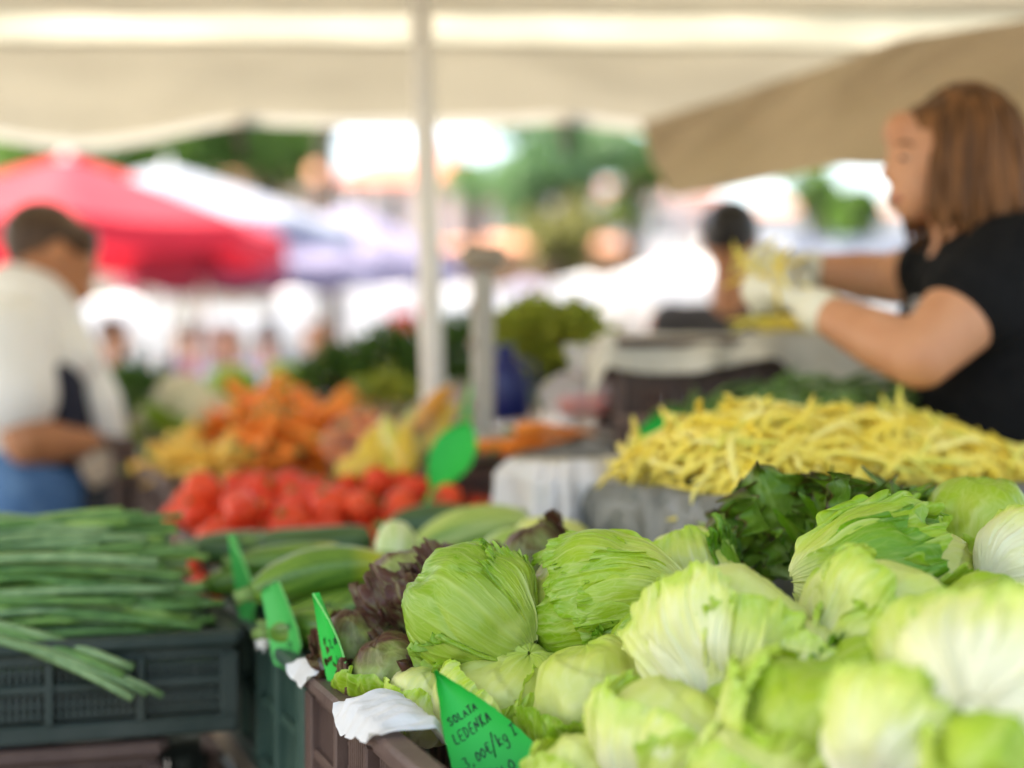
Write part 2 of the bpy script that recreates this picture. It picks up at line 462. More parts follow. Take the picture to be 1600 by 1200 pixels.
M_STEM = mat('lettuce_stem', (.62, .58, .36), rough=.5, scale=60, col2=(.75, .74, .55))
M_GREEN = leaf_mat('lettuce_green', [(0.0, (.66, .70, .22)), (.22, (.42, .54, .07)), (.6, (.29, .45, .025)), (1.0, (.19, .37, .015))], (.60, .70, .20), trans=.28, veinamt=.34, streak=22, bump=.14, rough=.36, spec=.45)
M_LIME = leaf_mat('lettuce_lime', [(0.0, (.80, .80, .36)), (.25, (.57, .66, .09)), (.6, (.40, .56, .028)), (1.0, (.26, .46, .015))], (.74, .78, .28), trans=.3, veinamt=.36, streak=20, bump=.14, rough=.36, spec=.45)
M_PALE = leaf_mat('lettuce_pale', [(0.0, (.85, .83, .56)), (.33, (.77, .785, .31)), (.72, (.65, .725, .13)), (1.0, (.42, .60, .04))], (.84, .86, .50), trans=.3, veinamt=.20, streak=15, bump=.12, rough=.36, spec=.45)
M_WHITE = leaf_mat('lettuce_white', [(0.0, (.88, .85, .64)), (.45, (.85, .84, .50)), (.8, (.75, .79, .20)), (1.0, (.48, .65, .05))], (.86, .85, .60), trans=.3, veinamt=.26, streak=14, bump=.12, rough=.36, spec=.45)
M_FRILL = leaf_mat('lettuce_frill', [(0.0, (.74, .77, .32)), (.25, (.37, .52, .035)), (.6, (.20, .41, .010)), (1.0, (.12, .31, .006))], (.52, .64, .14), trans=.35, veinamt=.35, streak=20, rough=.36, spec=.45)
M_RED = leaf_mat('lettuce_red', [(0.0, (.74, .74, .46)), (.3, (.44, .50, .16)), (.7, (.24, .32, .06)), (1.0, (.16, .18, .04))], (.54, .52, .28), trans=.22, redc=(.10, .036, .024), redamt=.20, veinamt=.4, streak=14)
M_DARK = leaf_mat('lettuce_dark', [(0.0, (.50, .58, .20)), (.25, (.20, .33, .025)), (.7, (.10, .22, .012)), (1.0, (.07, .13, .010))], (.28, .40, .08), trans=.25, redc=(.09, .055, .015), redamt=-.08, veinamt=.35, streak=10)
# ------------------------------------------------------------------ crates, tables, liners
M_BROWN = mat('brown_crate_plastic', (.075, .042, .033), rough=.55, col2=(.14, .088, .066), scale=9, bump=.15, bscale=120)
M_GREENC = mat('green_crate_plastic', (.020, .056, .038), rough=.55, col2=(.055, .10, .070), scale=9, bump=.15, bscale=120)
M_BLACKG = mat('dark_green_crate_plastic', (.012, .028, .020), rough=.55, col2=(.042, .056, .044), scale=10, bump=.15, bscale=120)
M_GREYC = mat('grey_crate_plastic', (.10, .11, .10), rough=.5, col2=(.17, .18, .165), scale=9, bump=.1)
M_PAPER = mat('white_paper', (.74, .73, .68), rough=.8, col2=(.84, .83, .79), scale=14, bump=.35, bscale=60, trans=.25)
M_TEAL = mat('teal_paint', (.02, .10, .10), rough=.45)
M_WOOD = mat('weathered_wood', (.20, .14, .085), rough=.75, col2=(.32, .24, .15), scale=8, stretch=(1, 8, 8), bump=.3)

def panel_mb(L, H, t):
    """latticed crate side in local x (length) / z (height); outer face looks to -y"""
    mb = MB()
    b = .002
    mb.add(*box((0, -.006, H - .009), (L, .030, .018), .004))             # lip
    mb.add(*box((0, 0.001, H - .026), (L - .01, .012, .018), b))
    mb.add(*box((0, 0, .012), (L, .017, .024), .003))                      # base rail
    mb.add(*box((0, -.001, H * .52), (L - .012, .013, .012), b))
    n = max(2, int(round(L / .13)))
    for k in range(n + 1):
        x = -L / 2 + .011 + (L - .022) * k / n
        w = .022 if k in (0, n) else .012
        mb.add(*box((x, -.002 if k in (0, n) else -.003, H * .48), (w, .018, H - .05), b))
    m = int(L / .0095)
    for k in range(m):
        x = -L / 2 + .02 + (L - .04) * (k + .5) / m
        if abs(((x + L / 2 - .011) / ((L - .022) / n) + .5) % 1 - .5) < .09: continue
        mb.add(*box((x, .002, H * .48), (.0052, .0042, H - .06)))
    for k in range(1, 6):
        z = .02 + (H - .05) * k / 6
        if abs(z - H * .52) < .012: continue
        mb.add(*box((0, .003, z), (L - .03, .003, .0035)))
    return mb

_cr = {}
def crate(label, pos, W, L, H, m, rot=ROT, group='plastic market crates', name='crate'):
    """pos: centre of the underside; local x = W, local y = L"""
    root = thing(name, label, 'crate', pos, rot, group)
    key = (W, L, H, m.name)
    if key not in _cr:
        pl = panel_mb(L - .034, H, .014).mesh('side_panel', True, True); pl.materials.append(m); pl.set_sharp_from_angle(angle=R_(35))
        pw = panel_mb(W, H, .014).mesh('side_panel', True, True); pw.materials.append(m); pw.set_sharp_from_angle(angle=R_(35))
        bt = MB().add(*box((0, 0, .006), (W - .03, L - .03, .010), .002)).mesh('crate_floor', False, True); bt.materials.append(m)
        _cr[key] = (pl, pw, bt)
    pl, pw, bt = _cr[key]
    for me, loc, rz in ((pw, (0, -L / 2 + .01, 0), 0), (pw, (0, L / 2 - .01, 0), math.pi), (pl, (-W / 2 + .01, 0, 0), -math.pi / 2), (pl, (W / 2 - .01, 0, 0), math.pi / 2)):
        o = link('side_panel', me, None, root); o.location = loc; o.rotation_euler = (0, 0, rz)
    link('crate_floor', bt, None, root)
    return root

def crate_at(label, t1, t2, z, m, W=.4, L=.6, H=.2, **k):
    c = S(t1 + L / 2, t2 + W / 2, z)
    return crate(label, c, W, L, H, m, **k)

RIM = .86
g_front = 'crates along the stall front'
crate_at('brown latticed plastic crate under the front price sign, heaped with iceberg lettuce', -.605, 0, RIM - .2, M_BROWN)
crate_at('dark green latticed crate of cucumbers and zucchini with two price signs stuck in its edge', .008, 0, RIM - .2, M_GREENC)
crate_at('brown crate hidden below the pale lettuces on the right', -.605, .41, RIM - .2, M_BROWN)
crate_at('brown crate nearest the camera below the whitest lettuces', -1.22, .0, RIM - .2, M_BROWN)
crate_at('brown crate at the right edge below the shining white lettuce', -1.22, .41, RIM - .2, M_BROWN)
crate_at('dark crate full of red tomatoes behind the zucchini', .66, 0, RIM - .14, M_BLACKG, H=.2)
crate_at('second tomato crate, next to the white wrapped crate', .66, .41, RIM - .18, M_BROWN)
crate_at('crate heaped with orange carrots behind the tomatoes', 1.29, 0, RIM - .06, M_BROWN)
crate_at('brown crate with orange carrots left beside the weighing scale', 1.29, .41, RIM - .06, M_BROWN)
crate_at('brown crate at the far end holding pale cauliflowers', 1.91, -.05, RIM, M_BROWN)
crate_at('brown crate at the far end under the bunched green herbs', 1.91, .36, RIM, M_BROWN)
crate_at('brown crate between the white wrapped crate and the zucchini', .008, .41, RIM - .2, M_BROWN, L=.42, W=.3)
crate_at('empty brown crate stored under the stall table, left side', -.50, .02, .40, M_BROWN)  # crates added below the table to keep bright ground dark there
crate_at('empty dark crate stored under the stall table behind the brown one', .14, .02, .40, M_BLACKG)
crate_at('lower brown crate stored under the stall table', -.50, .02, .19, M_BROWN)
crate_at('lower dark crate stored under the stall table', .14, .02, .19, M_BLACKG)
for k_, z_ in enumerate((.0, .205, .41)):  # extra stack added to block the view of sunlit ground
    crate_at(('lowest brown crate in the stack under the tomato crates', 'middle brown crate in the stack under the tomato crates', 'topmost brown crate in the stack under the tomato crates')[k_], .70, .0, z_, M_BROWN)
# stall table
def table(label, c, sx, sy, h, rot, m_top, m_leg, name='market_table'):
    r = thing(name, label, 'table', (c[0], c[1], 0), rot)
    MB().add(*box((0, 0, h - .02), (sx, sy, .036), .004)).build('table_top', m_top, r, sharp=35, fix=True)
    for a in (-1, 1):
        for b_ in (-1, 1):
            MB().add(*box((a * (sx / 2 - .06), b_ * (sy / 2 - .06), (h - .04) / 2), (.045, .045, h - .04), .004)).build('leg', m_leg, r, sharp=35, fix=True)
    MB().add(*box((0, -sy / 2 + .06, h * .3), (sx - .17, .03, .04), .004)).build('stretcher', m_leg, r, sharp=35, fix=True)
    return r
ct = S(.68, .42)
table('long low wooden stall table under the vegetable crates', ct, .84, 3.72, RIM - .202, ROT, M_WOOD, M_TEAL)

# crate of spring onions standing out in front, on brown crates
OR = math.atan2(.14, .25) * .62
oc = P(372, 985, 2.10)            # right rim corner nearest the camera
ox = np.array([math.cos(OR), math.sin(OR), 0]); oy = np.array([-math.sin(OR), math.cos(OR), 0])
ORIM = oc[2]
OC = oc - ox * .30 + oy * .20
OC[2] = 0
crate('dark green latticed crate overflowing with spring onions at the left', OC + np.array([0, 0, ORIM - .135]), .60, .40, .135, M_BLACKG, rot=OR)
crate('brown crate below the spring onion crate, uppermost of its stack', OC + np.array([0, 0, ORIM - .34]) - ox * .10, .60, .40, .20, M_BROWN, rot=OR)
crate('brown crate at the foot of the left stack', OC + np.array([0, 0, ORIM - .545]) - ox * .10, .60, .40, .20, M_BROWN, rot=OR)
for k_, z_ in enumerate((.0, .205, .41)):  # dark crates added to cover a sunlit sliver of ground
    crate(('lowest dark crate on the ground behind the left crate stack', 'middle dark crate on the ground behind the left crate stack', 'topmost dark crate on the ground behind the left crate stack')[k_], OC + oy * .50 + ox * .02 + np.array([0, 0, z_]), .60, .40, .20, M_BLACKG, rot=OR)
table('low table with teal legs under the left crate stack', OC + ox * .0, .9, .5, ORIM - .548, OR, M_WOOD, M_TEAL)

# paper liners folded over crate rims
def liner(label, t1a, t1b, seed, hi=.03, out=.035, m=M_PAPER, n=120, name='paper_liner', t2=0.0, z=RIM):
    nv = 26; V = []
    s = np.linspace(0, 1, n)
    fq = abs(t1b - t1a) / .35
    for i in range(n):
        q = s[i]; t1 = t1a + (t1b - t1a) * q
        w1 = fbm(q * 5 * fq, 0, seed, seed, 3); w2 = fbm(q * 9 * fq, 3, seed, seed + 2, 3); env = min(1, 6 * q, 6 * (1 - q)) ** .5
        for j in range(nv):
            k = j / (nv - 1)
            # from inside the crate, up over the rim and down its outer face
            t2o = t2 + .085 - .105 * k - (out * max(0, k - .55)) * (1 + .6 * w1)
            zz = z + .004 + hi * env * math.exp(-((k - .55) / .28) ** 2) * (1 + .45 * w1) - .11 * max(0, .36 - k) - (.018 * env + .010 * w2) * max(0, k - .88) / .12
            zz += .005 * fbm(q * 22 * fq, k * 3, seed, seed + 5, 2) * (k < .9); t2o += .005 * fbm(q * 20 * fq, k * 4, seed + 9, seed + 7, 2)
            V.append(S(t1, t2o, zz))
    root = np.mean(V, 0)
    return tag(MB().add(np.array(V) - root, gridF(n, nv)).build(name, m, None, loc=root), label, 'paper')
liner('crumpled white paper liner folded over the brown crate rim, beside the front price sign', -.40, -.235, 3, hi=.012, out=.0, n=70)
liner('scrap of white paper at the brown crate corner, by the edge on price sign', -.09, .0, 5, hi=.022, out=.0, n=50)
liner('white paper liner peeking out of the green crate between two price signs', .14, .24, 8, hi=.026, out=.0, n=50)

# ------------------------------------------------------------------ price signs with handwriting
M_SIGN = mat('green_sign_card', (.005, .50, .055), rough=.5, var=.08, scale=6, trans=.12)
M_SIGNP = mat('pale_green_sign_card', (.06, .46, .09), rough=.5, var=.1, scale=6, trans=.12)
M_EDGE = mat('light_green_sign_edge', (.22, .62, .16), rough=.6)
M_INK = mat('black_marker_ink', (.006, .012, .012), rough=.5)
GL = {
 'S': [[(.85, .9), (.5, 1), (.1, .8), (.2, .55), (.7, .45), (.85, .2), (.5, 0), (.08, .12)]],
 'O': [[(.5, 1), (.1, .75), (.1, .25), (.5, 0), (.9, .25), (.9, .75), (.5, 1)]],
 'L': [[(.15, 1), (.12, 0), (.8, .05)]],
 'A': [[(.05, 0), (.5, 1), (.92, 0)], [(.22, .38), (.78, .4)]],
 'T': [[(.02, .98), (.95, 1)], [(.5, 1), (.48, 0)]],
 'E': [[(.85, 1), (.15, .97), (.12, .02), (.85, 0)], [(.14, .5), (.7, .52)]],
 'D': [[(.15, 0), (.15, 1), (.6, .95), (.9, .55), (.65, .08), (.15, 0)]],
 'N': [[(.1, 0), (.12, 1), (.85, 0), (.88, 1)]],
 'K': [[(.15, 1), (.13, 0)], [(.85, 1), (.16, .48), (.9, 0)]],
 '3': [[(.1, .92), (.55, 1), (.85, .78), (.35, .55), (.88, .3), (.5, -.05), (.05, .1)]],
 ',': [[(.4, .08), (.2, -.22)]],
 '0': [[(.5, .8), (.15, .6), (.15, .2), (.5, 0), (.85, .2), (.85, .6), (.5, .8)]],
 'e': [[(.9, .85), (.55, 1), (.2, .75), (.2, .25), (.55, 0), (.9, .15)], [(0, .6), (.7, .62)], [(0, .4), (.65, .42)]],
 '/': [[(-.1, -.5), (.9, 1.5)]],
 'k': [[(.15, 1.1), (.13, 0)], [(.8, .6), (.16, .3), (.85, 0)]],
 'g': [[(.8, .6), (.4, .7), (.12, .4), (.4, .05), (.8, .25), (.82, .65), (.78, -.4), (.4, -.6), (.05, -.4)]],
 'I': [[(.15, 1), (.85, 1)], [(.5, 1), (.5, 0)], [(.1, 0), (.9, 0)]],
 '2': [[(.1, .8), (.45, 1), (.85, .8), (.5, .35), (.1, 0), (.9, .02)]],
}
def writing(lines, m_rad, seed):
    """lines: (text, x, y, height, width per letter) in the card's own plane"""
    rnd = random.Random(seed); mb = MB()
    for text, x0, y0, h, wd, slope in lines:
        x = x0
        for i, ch in enumerate(text):
            if ch == ' ': x += wd * .7; continue
            for st in GL[ch]:
                pts = np.array([(x + p[0] * wd * .82 + p[1] * h * .12, y0 + p[1] * h + (x - x0) * slope, 0) for p in st])
                pts[:, :2] += np.array([[rnd.uniform(-1, 1) * h * .05, rnd.uniform(-1, 1) * h * .05] for _ in pts])
                k = len(pts); tt = np.linspace(0, k - 1, max(3, (k - 1) * 4 + 1)) if k > 2 else np.array([0, .5, 1.0])
                q = np.stack([np.interp(tt, np.arange(k), pts[:, a]) for a in range(3)], 1)
                if len(q) > 6:
                    for _ in range(2): q[1:-1] = (q[:-2] + 2 * q[1:-1] + q[2:]) / 4
                V, F = tube(q, m_rad * (1 + .15 * rnd.uniform(-1, 1)), 6)
                V[:, 2] *= .25
                mb.add(V, F)
            x += wd * (1 + .05 * rnd.uniform(-1, 1))
    return mb

def sign(label, tip, axis, across, Ln, Wd, m=M_SIGN, lines=None, seed=1, thick=.0022, ink=.0009, blunt=0.0, bow=0.0, oval=False):
    """pointed card: tip at world point, axis = direction from tip down to the stake, across = card's x"""
    axis = np.array(axis, float); axis /= np.linalg.norm(axis)
    across = np.array(across, float); across -= axis * across.dot(axis); across /= np.linalg.norm(across)
    nrm = np.cross(across, -axis)                       # the written face looks along nrm
    Mx = np.stack([across, -axis, nrm], 1)              # columns: x, y(up to the tip), z
    root = thing('price_sign', label, 'price sign', tip)
    n = 40; ts = np.linspace(0, 1, n)
    tipw = Wd / 2 * np.sin(np.pi / 2 * np.minimum(1, ts / .80)) * (1 - sstep(.82, 1.0, ts) * .75)
    wdt = tipw if blunt <= 0 else Wd / 2 * np.minimum(1, .62 + ts * .6) * sstep(-.02, .05, ts) ** .5 * (1 - sstep(.85, 1.0, ts) * .6)
    if oval: wdt = Wd / 2 * np.sin(np.pi * np.clip(ts, 0, 1) ** .9) ** .75
    wdt = np.maximum(wdt, .0012)
    m1 = 13; V = []
    rr = random.Random(seed)
    jl = [rr.uniform(-1, 1) * .0006 for _ in range(n)]; jr = [rr.uniform(-1, 1) * .0006 for _ in range(n)]
    for i in range(n):
        for j in range(m1):
            a = -1 + 2 * j / (m1 - 1)
            V.append((a * wdt[i] + (jl[i] if j == 0 else jr[i] if j == m1 - 1 else 0), -Ln * ts[i], bow * (a * a * Wd + (ts[i] - .5) ** 2 * Ln)))
    V = np.array(V)
    F = gridF(n, m1); nn = len(V)
    B = V.copy(); B[:, 2] -= thick
    top = MB().add(V @ Mx.T, [f[::-1] for f in F]).add(B @ Mx.T, F)
    top.build('card', m, root)
    ed = list(range(m1)) + [i * m1 + m1 - 1 for i in range(1, n)] + [(n - 1) * m1 + j for j in range(m1 - 2, -1, -1)] + [i * m1 for i in range(n - 2, 0, -1)]
    E_ = np.concatenate([V[ed], B[ed]]); k = len(ed)
    ctr = V.mean(0); E_[:, :2] += (E_[:, :2] - ctr[:2]) * .004
    MB().add(E_ @ Mx.T, [(i, (i + 1) % k, k + (i + 1) % k, k + i) for i in range(k)]).build('card_edge', M_EDGE, root, fix=True)
    V2, F2 = box((0, -Ln * 1.16, -thick / 2), (.012, Ln * .36, thick * .9), .0004)
    MB().add(V2 @ Mx.T, F2).build('stake', m, root, fix=True, smooth=False)
    if lines:
        w_ = writing(lines, ink, seed)
        Vw = np.concatenate(w_.V)
        xs = np.clip(Vw[:, 1] / -Ln, 0, 1)
        lw = np.interp(xs, ts, wdt)
        Vw[:, 2] += bow * (np.clip(Vw[:, 0] / lw, -1, 1) ** 2 * Wd + (xs - .5) ** 2 * Ln) + .0004
        MB().add(Vw @ Mx.T, w_.F).build('handwriting', M_INK, root)
    return root

tp = P(681, 1050, 1.52)
ax_ = P(836, 1292, 1.47) - tp
sign('bright green pointed price card with black handwriting, front of the lettuces', tp, ax_, (.86, .14, .50), .172, .086, lines=[
    ('SOLATA', -.0165, -.0520, .0078, .0052, -.02), ('LEDENKA', -.0215, -.0700, .0108, .0060, .03),
    ('3,00e/kg I', -.0255, -.0945, .0110, .0062, .02), ('SLO', -.006, -.1180, .009, .0075, 0.0)], seed=4, ink=.00062, bow=.10, thick=.0025)
def sgn(label, a, b, d, wd, turn, m=M_SIGN, blunt=0.0, seed=1, lines=None, ink=.0007, bow=.1, oval=False):
    p = P(a[0], a[1], d); q = P(b[0], b[1], d - .03)
    return sign(label, p, q - p, (math.cos(R_(turn)), math.sin(R_(turn)), 0), np.linalg.norm(q - p), wd, m, lines, seed, blunt=blunt, ink=ink, bow=bow, oval=oval)
sc_ = [('2,00e', -.014, -.062, .009, .006, 0), ('kg', -.006, -.082, .008, .006, 0)]
sgn('narrow green price sign seen edge on, at the brown crate corner by red lettuce', (500, 925), (545, 1085), 1.76, .070, -62, lines=sc_, seed=5)
sgn('faded green price sign with blunt top, between the two sharper green signs', (430, 912), (462, 1040), 1.98, .075, -52, m=M_SIGNP, blunt=.75, lines=sc_, seed=6)
sgn('tall green price sign at the far left corner of the cucumber crate', (368, 835), (402, 975), 2.22, .085, -62, seed=7, m=M_SIGNP)
sgn('green leaf shaped price sign leaning over the red tomatoes', (735, 662), (676, 768), 2.74, .078, -10, seed=8, m=M_SIGN, oval=True)
sgn('green price sign half buried behind the yellow beans', (1045, 645), (1050, 745), 2.62, .12, 8, seed=9, oval=True)
sgn('small green price sign standing up by the plastic bags of peppers', (742, 590), (736, 680), 3.1, .06, -50, seed=10)
# ------------------------------------------------------------------ vegetables
rnd = random.Random(7)
def rot_to(dirv, roll=0.0):
    q = Vector((0, 0, 1)).rotation_difference(Vector(dirv).normalized())
    return q @ Quaternion((0, 0, 1), roll)
def put(me, name, loc, q, label, cat, group, scale=1.0, m=None):
    o = link(name, me, m); o.location = Vector(loc); o.rotation_mode = 'QUATERNION'; o.rotation_quaternion = q
    o.scale = (scale,) * 3 if np.isscalar(scale) else scale
    return tag(o, label, cat, group)
def put_with(child, me, name, loc, q, label, cat, group, scale=1.0):
    """thing of a body plus one part (both meshes already carry their materials)"""
    o = put(me, name, loc, q, label, cat, group, scale)
    c = link(child[0], child[1], None, o)
    return o

# red leaf lettuces at the far end of the front crate
def loose_lettuce(label, c, R, seed, m, nleaf, base, m2=None, frill=.10, flare=.3, lo=1.35, hi=2.3, mcore=None, A=(.6, .95), jag=.05, kf=7, lump=.12):
    r = random.Random(seed); lv = []
    for k in range(nleaf):
        q = 1 - k / max(1, nleaf - 1)
        lv.append(dict(phi0=2.4 * k + r.uniform(-.3, .3), A=r.uniform(*A), th1=lo + (hi - lo) * q + r.uniform(-.15, .15), frill=frill * r.uniform(.7, 1.3), flare=flare * r.uniform(.4, 1.2),
                       off=.03 + .035 * k, jag=jag, kf=kf * r.uniform(.6, 1.1), lump=lump, wr=.03, nu=90, nv=60, edge0=.62, ribs=1.3, mat=(m2 if m2 and r.random() < .35 else m)))
    return lettuce(label, c, R, base, r.uniform(0, 90), seed, m, lv, mcore or m)
loose_lettuce('purple red leaf lettuce with pale ribs, behind the round green iceberg', P(645, 925, 1.86), .058, 41, M_RED, 9, (.55, -.40, -.7), frill=.055, flare=.10)
loose_lettuce('brownish red lettuce in shade, left of the purple red one', P(560, 1002, 1.80), .042, 42, M_RED, 9, (.1, .3, -.9), frill=.07, flare=.14)
loose_lettuce('green and red frilled lettuce at the crate edge, left of the round green iceberg', P(606, 1048, 1.72), .046, 43, M_RED, 9, (.3, .1, -.9), m2=M_LIME, frill=.08, flare=.16)
loose_lettuce('reddish lettuce peeking between the two upper green heads', P(838, 880, 1.93), .050, 44, M_RED, 6, (.2, .3, -.9), frill=.10, flare=.2)
# dark leafy lettuce in front of the beans: flat scalloped leaves
def flat_leaf(seed, Ln, Wd, nu=44, nv=50):
    a = np.linspace(-1, 1, nu)[:, None] * np.ones((1, nv)); v = np.ones((nu, 1)) * np.linspace(0, 1, nv)[None, :]
    w = Wd / 2 * np.sin(np.pi * np.clip(v * .93 + .05, 0, 1) ** .8) ** .7 * (1 + .16 * np.sin(v * 26 + 2 * np.sign(a)) * np.abs(a) ** 3 + .10 * fbm(v * 12, np.sign(a) * 3, seed, seed, 2) * np.abs(a) ** 2)
    e = np.maximum(np.abs(a), sstep(.8, 1, v)) ** 4
    x = a * w; y = Ln * v + .02 * Ln * fbm(a * 8, 1, seed, seed + 2, 2) * sstep(.8, 1, v)
    z = .22 * Ln * np.sin(v * 2.2 + seed) * v + .24 * Wd * e * (np.sin(v * 15 + seed + a * 2) + .7 * np.sin(v * 29 + a * 5)) + .05 * Wd * fbm(a * 3, v * 5, seed, seed + 3, 3) - .30 * Wd * a * a * math.sin(seed * 1.7)
    rib = np.exp(-(a / (.03 + .10 * (1 - v))) ** 2) * (1 - sstep(.6, 1, v))
    for s_ in range(6):
        c = .15 + s_ * .13
        rib = np.maximum(rib, .5 * np.exp(-((v - c - np.abs(a) * .22) / .012) ** 2) * (1 - np.abs(a)))
    V = np.stack([x, y, z], -1).reshape(-1, 3)
    uv = np.stack([a * .5 + .5, np.maximum(v * .85, e)], -1).reshape(-1, 2)
    return V, gridF(nu, nv), uv, (rib * .6).reshape(-1)
def leafy(label, spots, seed, mats, loc, n, Ln, Wd, spread, name='leaf_lettuce', up=.6, pref=None):
    r = random.Random(seed); loc = np.asarray(loc)
    root = thing(name, label, 'lettuce', loc)
    for k in range(n):
        V, F, uv, rb = flat_leaf(seed * 50 + k, Ln * r.uniform(.75, 1.15), Wd * r.uniform(.75, 1.2))
        ph = r.uniform(0, 2 * math.pi); tilt = r.uniform(.15, 1.15)
        if pref is not None: ph = pref + r.gauss(0, 1.1)
        d = Vector((math.cos(ph) * math.sin(tilt), math.sin(ph) * math.sin(tilt), math.cos(tilt) * up + .1)).normalized()
        q = Vector((0, 1, 0)).rotation_difference(d) @ Quaternion((0, 1, 0), r.uniform(-1.2, 1.2))
        M = np.array(q.to_matrix())
        off = np.array([r.uniform(-1, 1) * spread[0], r.uniform(-1, 1) * spread[1], r.uniform(0, 1) * spread[2]])
        MB().add(V @ M.T + off, F, uv, rb).build('leaf', r.choice(mats), root)
    return root
leafy('dark green lettuce with scalloped brown edged leaves, in front of the yellow bean tray', None, 61, [M_DARK, M_DARK, M_DARK, M_FRILL], P(1330, 902, 1.84), 30, .105, .088, (.085, .04, .04))
leafy('wilted green lettuce with long pale stalks by the bean crate, left of the dark one', None, 62, [M_DARK, M_LIME, M_PALE], P(1175, 890, 1.93), 10, .075, .038, (.03, .03, .01), pref=1.6)
leafy('small tuft of green and red leaves behind the pale frilled lettuce', None, 63, [M_LIME, M_RED, M_DARK], P(1085, 880, 2.0), 9, .055, .04, (.04, .03, .0))

# cucumbers and zucchini
def zuc_mesh(name, Ln, R, bend, m, tip=True, seed=1, ribs=8):
    k = 26; s = np.linspace(0, 1, k)
    pts = np.stack([bend * np.sin(s * math.pi), np.zeros(k), (s - .5) * Ln], 1)
    rad = R * np.clip(np.sin(np.pi * np.clip(s * .93 + .035, 0, 1)), 0, 1) ** .42
    V, F, uv = tube_uv(pts, rad, 32)
    ang = uv[:, 0] * 2 * np.pi
    ctr = np.repeat(pts, 32, 0)
    V = ctr + (V - ctr) * (1 + .025 * np.cos(ang * ribs) + .02 * fbm(np.cos(ang) * 2, np.sin(ang) * 2, uv[:, 1] * 8, seed, 2))[:, None]
    me = MB().add(V, F, uv).mesh(name); me.materials.append(m)
    st = MB().add(*tube([pts[0] + (0, 0, .004), pts[0] - (0, 0, .012), pts[0] - (.003, 0, .024)], [R * .38, R * .26, R * .30], 10)).mesh('stalk'); st.materials.append(M_STALK)
    return me, st
M_STALK = mat('green_stalk', (.16, .26, .06), rough=.6, scale=40, var=.3)
def zmat(name, c1, c2, blossom, speck=.5):
    m, nt, N, L = newmat(name)
    out = N.new('ShaderNodeOutputMaterial'); bs = N.new('ShaderNodeBsdfPrincipled'); uv = N.new('ShaderNodeUVMap'); uv.uv_map = 'UVMap'
    mp = N.new('ShaderNodeMapping'); mp.inputs['Scale'].default_value = (16, 1.2, 1); L.new(uv.outputs[0], mp.inputs[0])
    nz = N.new('ShaderNodeTexNoise'); nz.inputs['Scale'].default_value = 1.2; nz.inputs['Detail'].default_value = 3; L.new(mp.outputs[0], nz.inputs[0])
    tc = N.new('ShaderNodeTexCoord'); n2 = N.new('ShaderNodeTexNoise'); n2.inputs['Scale'].default_value = 260; L.new(tc.outputs['Object'], n2.inputs[0])
    ad = N.new('ShaderNodeMath'); ad.operation = 'MULTIPLY_ADD'; ad.inputs[1].default_value = speck; L.new(n2.outputs['Fac'], ad.inputs[0]); L.new(nz.outputs['Fac'], ad.inputs[2])
    rp = N.new('ShaderNodeValToRGB'); rp.color_ramp.elements[0].position = .42 + speck * .4; rp.color_ramp.elements[1].position = .58 + speck * .6
    rp.color_ramp.elements[0].color = rgba(c1); rp.color_ramp.elements[1].color = rgba(c2); L.new(ad.outputs[0], rp.inputs[0])
    sp = N.new('ShaderNodeSeparateXYZ'); L.new(uv.outputs[0], sp.inputs[0])
    r2 = N.new('ShaderNodeValToRGB'); r2.color_ramp.elements[0].position = .72; r2.color_ramp.elements[1].position = 1.0; L.new(sp.outputs[1], r2.inputs[0])
    mx = N.new('ShaderNodeMix'); mx.data_type = 'RGBA'; L.new(r2.outputs[0], mx.inputs[0]); L.new(rp.outputs[0], mx.inputs[6]); mx.inputs[7].default_value = rgba(blossom)
    L.new(mx.outputs[2], bs.inputs['Base Color']); bs.inputs['Roughness'].default_value = .38
    L.new(bs.outputs[0], out.inputs[0]); return m
M_ZDARK = zmat('dark_zucchini_skin', (.028, .075, .018), (.070, .14, .035), (.06, .12, .03), .2)
M_ZMID = zmat('green_cucumber_skin', (.05, .135, .010), (.15, .27, .025), (.50, .48, .02), .3)
M_ZLITE = zmat('striped_pale_zucchini_skin', (.20, .33, .035), (.46, .55, .14), (.42, .52, .14), .15)
M_ZYEL = zmat('yellow_squash_skin', (.50, .52, .09), (.62, .62, .20), (.55, .55, .14), .2)
M_ZPALE = zmat('pale_round_squash_skin', (.42, .53, .16), (.62, .66, .34), (.55, .60, .28), .4)
def zuc(label, px, py, d, Ln, R, m, ang, tilt=0.0, bend=.01, seed=1, name='zucchini', cat='zucchini', ribs=8):
    me, st = zuc_mesh(name, Ln, R, bend, m, seed=seed, ribs=ribs)
    dv = (math.cos(R_(ang)) * math.cos(R_(tilt)), math.sin(R_(ang)) * math.cos(R_(tilt)), math.sin(R_(tilt)))
    return put_with(('stalk', st), me, name, P(px, py, d), rot_to(dv, seed), label, cat, 'cucumbers and zucchini in the green crate')
zuc('fat green cucumber with a yellow end pointing right, nearest the price signs', 500, 906, 2.10, .18, .034, M_ZMID, 12, 10, seed=3, name='cucumber', cat='cucumber')
zuc('yellowish cucumber end sticking out beside the third price sign', 500, 985, 1.98, .14, .026, M_ZMID, -20, 6, seed=4, name='cucumber', cat='cucumber')
zuc('green cucumber lying in shade under the fat one with the yellow end', 545, 955, 2.08, .20, .030, M_ZMID, 25, 6, seed=5, name='cucumber', cat='cucumber')
zuc('dark green zucchini stretched along the back, left of the pale round squash', 492, 842, 2.42, .17, .034, M_ZDARK, 6, 3, seed=6, bend=.016)
zuc('dark green zucchini behind the spring onion tips, farthest left of the row', 372, 852, 2.46, .14, .030, M_ZDARK, 4, 2, seed=7)
zuc('dark zucchini behind the striped pale one, touching the tomatoes', 680, 820, 2.60, .15, .034, M_ZDARK, 5, 2, seed=8)
